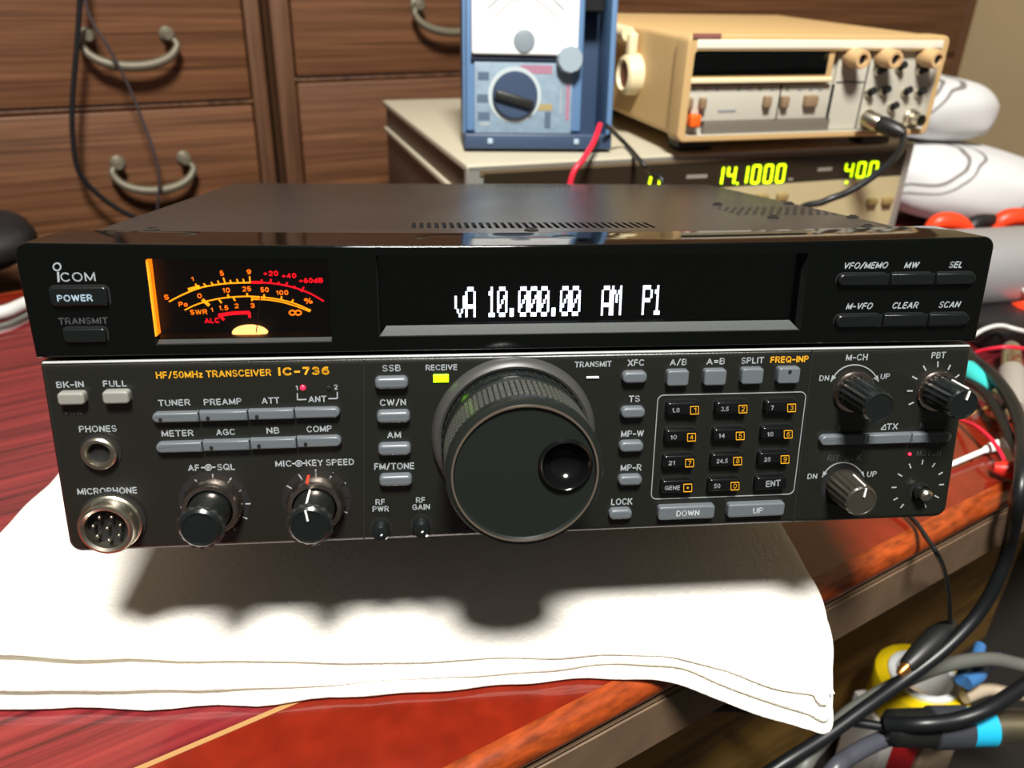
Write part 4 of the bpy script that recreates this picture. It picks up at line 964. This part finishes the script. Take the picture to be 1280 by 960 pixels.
# ================================================================== TEST LEADS AND CABLES
def cable(name, pts, r, m, label, cat='cable', extra=None, group=None, sub=8):
    mb = MB(); mb.tube(pts, r, m, seg=12, sub=sub)
    if extra: extra(mb)
    return tag(mb.build(name), label, cat, group)
def W(u, v, axis, val): return WORLD.hit(u, v, axis, val)
REDC = mat('red_wire', '#d8203a', .4); BLKC = mat('black_cable', '#141618', .38); GRYC = mat('grey_cable', '#5f615b', .5); WHTC = mat('white_cable', '#c9c9c4', .45)
cable('test_lead', [W(750, 156, 1, .398), W(742, 178, 1, .375), W(730, 198, 1, .358), W(712, 232, 1, .350), Vector((W(704, 250, 1, .345).x, .345, .04)), Vector((W(700, 250, 1, .345).x-.02, .335, .004))], .0022, REDC, 'red test lead hanging from the blue-grey multimeter', 'test lead')
cable('test_lead', [W(758, 157, 1, .398), W(782, 180, 2, .1285), W(803, 204, 2, .1275), W(815, 218, 1, .385), W(829, 236, 1, .378), Vector((W(835, 240, 1, .378).x, .375, .03)), Vector((W(838, 240, 1, .378).x, .36, .004))], .0018, BLKC, 'thin black test lead crossing the generator digits', 'test lead')
q = KM @ kl(1084, 148, -.013); q1 = W(1128, 166, 1, q.y-.02)
cable('bnc_cable', [q+Vector((.012, -.012, -.004)), q1, W(1124, 190, 1, q.y-.05), W(1095, 218, 1, q.y-.065), W(1060, 240, 1, q.y-.07), W(1030, 252, 1, q.y-.07), W(990, 275, 1, q.y-.06), Vector((W(985, 275, 1, .36).x, .36, .006))], .0026, BLKC, 'black cable plugged into the beige counter and hanging over the generator', 'cable',
      lambda mb: (mb.lathe([(.0066, -.002), (.0066, .010), (.0058, .012)], q, NICKEL, ax=(.55, -.8, -.2), seg=24), mb.lathe([(.0058, .010), (.0068, .014), (.0062, .028), (.003, .034)], q, RUB, ax=(.55, -.8, -.2), seg=24)))
# cords over the left chest
def ch(u, v, off=-.03): return CHESTM @ CF.hit(u, v, 1, off)
_u = CF.hit(101, -40, 1, -.03).x
cable('hanging_cord', [CHESTM @ Vector((_u+.03, .10, .4235)), CHESTM @ Vector((_u+.02, .01, .4245)), CHESTM @ Vector((_u+.012, -.022, .405)), CHESTM @ Vector((_u+.004, -.030, .33)), ch(101, -40), ch(100, 0), ch(96, 60), ch(91, 120), ch(91, 170), ch(99, 215), ch(125, 245), ch(160, 268), ch(205, 285)], .0026, BLKC, 'black cord hanging down in front of the left drawer chest', 'cord')
cable('hanging_cord', [CHESTM @ Vector((_u-.01, .10, .4225)), CHESTM @ Vector((_u-.01, .01, .4230)), CHESTM @ Vector((_u-.008, -.024, .405)), CHESTM @ Vector((_u-.006, -.034, .33)), ch(98, -40, -.034), ch(112, 20, -.034), ch(135, 58, -.036), ch(160, 106, -.034), ch(180, 155, -.034), ch(194, 195, -.036), ch(199, 225, -.036), ch(197, 262, -.03)], .0014, mat('dark_grey_cord', '#3a3436', .5), 'thin dark cord passing across both pulls of the left drawer chest', 'cord')

# left edge of the table
cable('grey_cable', [at(-60, 425, .004), at(0, 408, .004), at(20, 401, .004), at(60, 380, .004), at(110, 350, .004)], .0022, GRYC, 'grey cord on the red table left of the transceiver', 'cord')
cable('white_cable', [at(-60, 398, .006), at(0, 391, .006), at(30, 380, .006), at(75, 360, .006), at(130, 335, .006)], .0052, WHTC, 'thick white cord on the red table left of the transceiver', 'cord')
mb = MB(); q = at(-30, 352)
def blob(mb, c, size, rot, m, seed=0, n=26, pw=2.6, amp=.04):
    rings = []
    for i in range(1, n):
        ph = -PI/2+PI*i/n; r_ = []
        for j in range(2*n):
            th = PI*j/n; f = lambda a: math.copysign(abs(a)**(2/pw), a)
            p = Vector((f(math.cos(ph))*f(math.cos(th)), f(math.cos(ph))*f(math.sin(th)), f(math.sin(ph))))
            p *= 1+amp*mnoise.noise(p*1.6+Vector((seed, seed*2, 0)))*2+amp*.4*mnoise.noise(p*4.5+Vector((seed, 0, seed)))
            r_.append(c+rot @ Vector((p.x*size[0]/2, p.y*size[1]/2, p.z*size[2]/2)))
        rings.append(r_)
    mb.loft(rings, m)
rz = Matrix.Rotation(R(24), 3, 'Z')
blob(mb, q+Vector((-.025, .03, .024)), (.13, .10, .046), rz, mat('black_soft_cover', '#0e0d10', .6, bump=.2, bscale=90), 3)
tag(mb.build('soft_pouch'), 'black soft pouch at the left edge behind the transceiver', 'pouch')

# ================================================================== STRIPED CUSHIONS
ST = stripes('white_striped_cotton', '#d6d6d6', '#7d7876', .062, (.45, .2, -.85))
mb = MB()
blob(mb, Vector((.575, .655, .0445)), (.235, .17, .084), Matrix.Rotation(R(-6), 3, 'Z') @ Matrix.Rotation(R(6), 3, 'Y'), ST, 1, pw=2.5, amp=.03)
tag(mb.build('cushion'), 'white cushion with thin grey stripes lying on the table behind the silver canister', 'cushion')
mb = MB()
blob(mb, Vector((.528, .685, .1235)), (.175, .14, .070), Matrix.Rotation(R(10), 3, 'Z') @ Matrix.Rotation(R(5), 3, 'Y'), ST, 5, pw=2.5, amp=.03)
tag(mb.build('cushion'), 'white striped cushion on top of the other, sticking out right of the beige counter', 'cushion')

# ================================================================== RIGHT SIDE OF THE TABLE
cy = Matrix.Translation((.395, .3725, .0357)) @ Matrix.Rotation(R(8), 4, 'Z')
t = thing('metal_canister', 'brushed silver metal canister lying on its side beyond the right end of the transceiver', 'canister', cy)
mb = MB(); mb.lathe([(.0335, 0), (.0346, .001), (.0350, .003), (.0350, .19), (.0346, .195), (.031, .197)], (0, 0, 0), STEEL, ax=(1, 0, 0), seg=72); mb.build('can_body', t)
mb = MB(); mb.lathe([(.0290, -.004), (.0342, -.004), (.0353, -.002), (.0353, .004), (.0351, .004)], (0, 0, 0), STEEL, ax=(1, 0, 0), seg=72); mb.build('end_rim', t)
ORG = mat('orange_grip', '#f0421c', .4); PBLK = mat('black_grip', '#17181a', .5)
def grip_tool(name, label, pts_o, pts_b, r):
    o = thing(name, label, 'pliers', Matrix.Translation(pts_b[0]))
    inv = -pts_b[0]
    for pl in pts_o:
        mb = MB(); mb.tube([p+inv for p in pl], lambda t_: r*(.75+.35*math.sin(PI*min(1, t_*1.1))), ORG); mb.build('handle', o)
    mb = MB(); mb.tube([p+inv for p in pts_b], lambda t_: r*1.15*(1-.45*t_), PBLK); mb.build('jaws', o)
    return o
Y1 = .432
grip_tool('pliers', 'orange-handled pliers standing behind the silver canister', 
   [[W(1160, 290, 1, Y1), W(1172, 278, 1, Y1), W(1190, 277, 1, Y1), W(1205, 284, 1, Y1), W(1216, 300, 1, Y1)], [W(1240, 292, 1, Y1+.01), W(1250, 277, 1, Y1+.01), W(1268, 271, 1, Y1+.01), W(1290, 274, 1, Y1+.01), W(1320, 292, 1, Y1+.01)]],
   [W(1205, 300, 1, Y1+.006), W(1218, 280, 1, Y1+.008), W(1240, 276, 1, Y1+.012), W(1262, 280, 1, Y1+.014)], .0075)
mb = MB(); p0 = at(1258, 386, .012); p1 = at(1330, 376, .012); ax_ = (p1-p0).normalized()
mb.lathe([(.006, 0), (.0105, .003), (.0112, .02), (.0098, .05), (.011, .08), (.008, .085)], p0+Vector((0, -.012, 0)), ORG, ax=ax_, seg=32, rf=lambda t_, d: 1+.04*math.cos(6*t_))
mb.lathe([(.003, -.03), (.003, 0)], p0+Vector((0, -.012, 0)), CHROME, ax=ax_, seg=16)
tag(mb.build('screwdriver'), 'screwdriver with an orange handle lying in front of the silver canister', 'screwdriver')
pm = Matrix.Translation(at(1262, 428, 0)) @ Matrix.Rotation(R(16), 4, 'Z')
mb = MB(); mb.box((.02, .012, .009), (.11, .05, .018), mat('black_plastic_case', '#121214', .35), bev=.004)
o = mb.build('power_adapter'); o.matrix_world = pm; tag(o, 'flat black plastic adapter on the table below the orange screwdriver', 'adapter')
cable('white_wire', [at(1216, 420, .02), at(1232, 411, .024), at(1250, 407, .026), at(1268, 411, .026), at(1290, 418, .022), at(1330, 440, .004)], .0016, WHTC, 'thin white wire arching over the black adapter at the right', 'wire')
cable('white_wire', [W(1236, 312, 1, .365), W(1250, 328, 1, .360), W(1265, 345, 1, .352), W(1282, 366, 1, .345), W(1310, 400, 1, .335)], .0015, WHTC, 'thin white wire hanging in front of the silver canister', 'wire')
cable('red_wire', [at(1205, 446, .010), at(1225, 439, .018), at(1245, 435, .024), at(1262, 434, .026), at(1285, 437, .022), at(1330, 450, .003)], .0014, REDC, 'thin red wire looping past the silver coaxial plug', 'wire')
# coaxial plug with grey sleeve
a = at(1264, 436, .014); b = at(1266, 512, .011); ax_ = (b-a).normalized(); Lg = (b-a).length
mb = MB(); mb.lathe([(.004, -.006), (.004, 0), (.0066, .001), (.0066, Lg*.34), (.0058, Lg*.36), (.0058, Lg*.42)], a, NICKEL, ax=ax_, seg=28)
mb.lathe([(.0085, Lg*.42), (.0092, Lg*.5), (.0092, Lg*.88), (.007, Lg)], a, mat('grey_sleeve', '#9a938a', .5), ax=ax_, seg=28)
tag(mb.build('coaxial_plug'), 'silver coaxial plug with a grey sleeve lying on the red table at the right', 'plug')
a = at(1213, 465, .012); b = at(1243, 489, .009); ax_ = (b-a).normalized(); Lg = (b-a).length
mb = MB(); mb.lathe([(.002, -.012), (.0068, -.004), (.0072, Lg*.5), (.006, Lg*.95), (.004, Lg)], a, mat('turquoise_plastic', '#3cc3bd', .4), ax=ax_, seg=24)
mb.lathe([(.004, Lg), (.0052, Lg+.002), (.0052, Lg+.014), (.0036, Lg+.016), (.0036, Lg+.026), (.0015, Lg+.028)], a, NICKEL, ax=ax_, seg=20)
tag(mb.build('banana_plug'), 'turquoise and silver plug lying under the thick black cable at the right', 'plug')
# adapter with a metal end
a = at(1248, 520, .008); b = at(1272, 505, .010); ax_ = (b-a).normalized()
mb = MB(); mb.lathe([(.0035, 0), (.0055, .001), (.0055, .006), (.0045, .007), (.0045, .012), (.0062, .013), (.0062, .020), (.003, .021)], a, NICKEL, ax=ax_, seg=24)
tag(mb.build('coaxial_adapter'), 'small silver coaxial adapter below the turquoise plug', 'adapter')
# thick black coaxial cable that drops over the table edge
ck = [at(1196, 425, .010), at(1220, 452, .016), at(1240, 468, .018), at(1262, 497, .020), at(1276, 535, .020), at(1278, 580, .020), at(1272, 630, .004), W(1262, 680, 2, -.035), W(1248, 722, 2, -.06), W(1222, 768, 2, -.085), W(1180, 812, 2, -.105), W(1130, 850, 2, -.12), W(1080, 886, 2, -.13), W(1030, 922, 2, -.14), W(970, 960, 2, -.15), W(900, 1010, 2, -.17), W(860, 1060, 2, -.25)]
cable('coaxial_cable', ck, .0040, BLKC, 'thick black coaxial cable dropping over the table edge at the right')
cable('coaxial_cable', [at(1188, 470, .006), at(1212, 478, .010), at(1232, 492, .014), at(1250, 520, .014), at(1268, 560, .014), at(1292, 600, .012), at(1330, 640, .01)], .0030, BLKC, 'thinner black cable passing below the turquoise plug')
# cotton swab
a = at(1190, 580, .0036); b = at(1252, 554, .0046); ax_ = (b-a).normalized(); Lg = (b-a).length
mb = MB(); mb.lathe([(.0013, -.03), (.0013, Lg-.012)], a, WHITEPT, ax=ax_, seg=12)
sw = thing('cotton_swab', 'white cotton swab lying on the red table near the transceiver corner', 'swab', Matrix.Translation(a))
mb = MB(); mb.lathe([(.0016, -.03), (.0017, Lg-.010)], (0, 0, 0), mat('swab_stick', '#eeeeea', .6), ax=ax_, seg=12); mb.build('stick', sw)
mb = MB(); mb.lathe([(.0017, Lg-.018), (.0028, Lg-.013), (.0034, Lg-.006), (.0030, Lg+.001), (.0014, Lg+.0035)], (0, 0, 0), mat('cotton', '#fbfaf6', .95, bump=.4, bscale=900), ax=ax_, seg=20); mb.build('cotton_tip', sw)
# red wire and red clip
cable('red_wire', [at(1196, 523, .004), at(1206, 527, .006), at(1220, 533, .010), at(1238, 548, .012), at(1250, 565, .010), at(1256, 577, .009)], .0013, REDC, 'thin red wire running to the red clip beside the cotton swab', 'wire')
a = at(1246, 585, .007); b = at(1276, 590, .007); ax_ = (b-a).normalized(); Lg = (b-a).length
t = thing('alligator_clip', 'red alligator clip lying on the table beside the cotton swab', 'clip', Matrix.Translation(a))
mb = MB(); mb.lathe([(.0030, -.002), (.0048, .003), (.0060, .010), (.0060, Lg), (.0050, Lg+.006)], (0, 0, 0), mat('red_vinyl_boot', '#d02a1c', .4), ax=ax_, seg=24); mb.build('boot', t)
mb = MB(); mb.lathe([(.0034, Lg+.004), (.0026, Lg+.02), (.0012, Lg+.03)], (0, 0, 0), NICKEL, ax=ax_, seg=14); mb.build('jaws', t)
# thin black wire hanging over the edge, with its clip
cb = W(1188, 782, 2, -.10); ct_ = W(1128, 838, 2, -.115)
cable('clip_wire', [at(1110, 625, .004), at(1141, 649, .004), at(1158, 672, .006), W(1170, 690, 2, .006), W(1180, 712, 2, -.022), W(1186, 745, 2, -.06), cb], .0013, BLKC, 'thin black wire hanging over the table edge below the transceiver corner', 'wire')
ax_ = (ct_-cb).normalized(); Lg = (ct_-cb).length
t = thing('alligator_clip', 'black alligator clip hanging under the table edge on a thin wire', 'clip', Matrix.Translation(cb))
mb = MB(); mb.lathe([(.0028, -.003), (.0060, .004), (.0075, .012), (.0070, Lg*.6), (.0052, Lg*.88), (.0045, Lg*.92)], (0, 0, 0), RUB, ax=ax_, seg=24); mb.build('boot', t)
mb = MB(); mb.lathe([(.0036, Lg*.90), (.0030, Lg*1.02), (.0018, Lg*1.08)], (0, 0, 0), mat('copper_jaw', '#c9884a', .3, .9), ax=ax_, seg=14); mb.build('jaws', t)

# ================================================================== UNDER THE TABLE
UX = Matrix.Translation(W(1262, 745, 2, -.27)) @ Matrix.Rotation(TY, 4, 'Z')
UF = Frame(UX)
OLDW = wood('dull_brown_box_wood', '#5a411c', '#8a672c', '#a07a3a', .6, (3, 20, 20), bump=.2, ring=2.0)
zf = FLOOR_Z-UX.translation.z
t = thing('wooden_box', 'dull brown wooden box standing on the floor under the table', 'box', UX)
mb = MB(); mb.box((-.26, .012, (zf+.165)/2), (.52, .012, .165-zf), OLDW, bev=.002); mb.build('front_board', t)
mb = MB(); mb.box((-.006, .15, (zf+.10)/2), (.012, .27, .10-zf), OLDW, bev=.002); mb.box((-.514, .15, (zf+.10)/2), (.012, .27, .10-zf), OLDW, bev=.002); mb.box((-.26, .28, (zf+.10)/2), (.52, .012, .10-zf), OLDW, bev=.002); mb.build('side_boards', t)
mb = MB(); mb.box((-.26, .15, zf+.008), (.50, .26, .012), OLDW); mb.build('bottom_board', t)
def ub(u, v, z): return W(u, v, 2, z)
# cartons
a = ub(1140, 922, -.2295); a2 = ub(1196, 920, -.2295); CH = a.z-FLOOR_Z
cm = Matrix.Translation((a.x, a.y, FLOOR_Z)) @ Matrix.Rotation(R(6), 4, 'Z')
mb = MB(); mb.box((.0, .026, CH/2), (.034, .040, CH), mat('red_carton', '#b3161c', .5), bev=.001); mb.box((-.0122, .026, CH/2+.0002), (.010, .0406, CH), mat('white_carton', '#d8d4cf', .5), bev=.001)
o = mb.build('small_carton'); o.matrix_world = cm; tag(o, 'red and white carton on the floor below the yellow tape roll', 'carton')
mb = MB(); mb.box((a2.x-a.x+.002, .026, CH/2), (.030, .040, CH), mat('beige_carton', '#b09c84', .6, var=.15, vscale=140), bev=.001)
o = mb.build('small_carton'); o.matrix_world = cm; tag(o, 'beige printed carton standing beside the red and white carton', 'carton')
# yellow tape roll on the cartons
tq = ub(1154, 847, -.20); tc_ = Vector((tq.x, tq.y, a.z+.0006))
t = thing('tape_roll', 'roll of yellow tape with a pale core lying under the table edge', 'tape', Matrix.Translation(tc_))
YEL = mat('yellow_tape', '#e8c80e', .4)
mb = MB(); mb.lathe([(.024, 0), (.033, 0), (.0335, .001), (.0335, .028), (.033, .029), (.024, .029), (.024, 0)], (0, 0, 0), YEL, ax=(0, 0, 1), seg=60, cap0=False, cap1=False); mb.build('tape_band', t)
mb = MB(); mb.lathe([(.0195, .0), (.0245, .0), (.0245, .0315), (.0235, .032), (.0195, .0315), (.0195, 0)], (0, 0, 0), mat('pale_core', '#d4d8d6', .4), ax=(0, 0, 1), seg=60, cap0=False, cap1=False); mb.build('core_ring', t)
# ribbed silver connector with cyan band, and its black end
a = ub(1106, 910, -.155); b = ub(1300, 908, -.155); ax_ = (b-a).normalized(); Lg = (b-a).length
px = Lg/194
t = thing('cable_connector', 'black and silver ribbed cable connector with a cyan band at lower right', 'connector', Matrix.Translation(a))
mb = MB(); mb.lathe([(.007, 0), (.0112, .004), (.0118, 52*px), (.0115, 58*px)], (0, 0, 0), RUB, ax=ax_, seg=28); mb.build('black_boot', t)
mb = MB(); mb.lathe([(.0115, 56*px), (.0130, 58*px), (.0130, 100*px), (.0115, 102*px)], (0, 0, 0), mat('dark_grey_collar', '#3a3c42', .4), ax=ax_, seg=28); mb.build('collar', t)
mb = MB(); mb.lathe([(.0110, 101*px), (.0118, 102*px), (.0118, 131*px), (.0110, 132*px)], (0, 0, 0), mat('cyan_band', '#22b6e0', .4), ax=ax_, seg=28); mb.build('cyan_band', t)
mb = MB(); pr = []
for k in range(40): pr += [(.0103, (131+k*2)*px), (.0112, (132+k*2)*px)]
mb.lathe(pr, (0, 0, 0), NICKEL, ax=ax_, seg=28); mb.build('ribbed_sleeve', t)
# cables below
cable('grey_cable', [ub(1340, 842, -.155), ub(1280, 832, -.155), ub(1235, 824, -.15), ub(1180, 832, -.15), ub(1120, 856, -.15), ub(1060, 893, -.15), ub(1020, 935, -.155), ub(1000, 965, -.16), ub(960, 1030, -.2)], .0048, GRYC, 'thick grey cable arching under the table above the yellow tape')
cable('black_cable', [ub(1330, 828, -.12), ub(1280, 858, -.125), ub(1235, 886, -.13), ub(1195, 900, -.136), ub(1150, 905, -.14), ub(1108, 905, -.15)], .0046, BLKC, 'black cable running from lower right into the black connector')
cable('black_cable', [ub(820, 885, -.17), ub(900, 884, -.165), ub(960, 888, -.16), ub(1020, 895, -.155), ub(1070, 903, -.155), ub(1108, 909, -.155)], .0030, BLKC, 'thin black cable running under the towel corner to the connector')
cable('dark_grey_cable', [ub(1120, 918, -.165), ub(1090, 930, -.165), ub(1060, 947, -.165), ub(1040, 965, -.165), ub(1000, 1020, -.2)], .0052, mat('dark_grey_cable', '#4a4c54', .35), 'dark grey cable leaving the black connector towards the floor')
cable('beige_cable', [ub(1206, 872, -.19), ub(1235, 862, -.19), ub(1262, 866, -.19), ub(1340, 880, -.19)], .0044, mat('beige_cable', '#b4a48c', .5), 'beige cable behind the ribbed connector at lower right')
# blue clip
a = ub(1205, 852, -.17); b = ub(1238, 815, -.17); ax_ = (b-a).normalized(); Lg = (b-a).length; BL = mat('blue_plastic', '#3f74ad', .4)
t = thing('blue_clip', 'blue plastic clip behind the grey cable at lower right', 'clip', Matrix.Translation(a))
for sgn in (-1, 1):
    mb = MB(); sd = Vector((0, 0, 1)).cross(ax_).normalized()*.004*sgn
    mb.tube([sd*.3, sd+ax_*Lg*.3, sd*.8+ax_*Lg*.6, sd*1.8+ax_*Lg], lambda t_: .005*(1-.2*t_), BL); mb.build('jaw', t)
mb = MB(); mb.lathe([(.0045, -.006), (.0045, .006)], ax_*Lg*.5, NICKEL, ax=(0, 0, 1), seg=16); mb.build('spring', t)
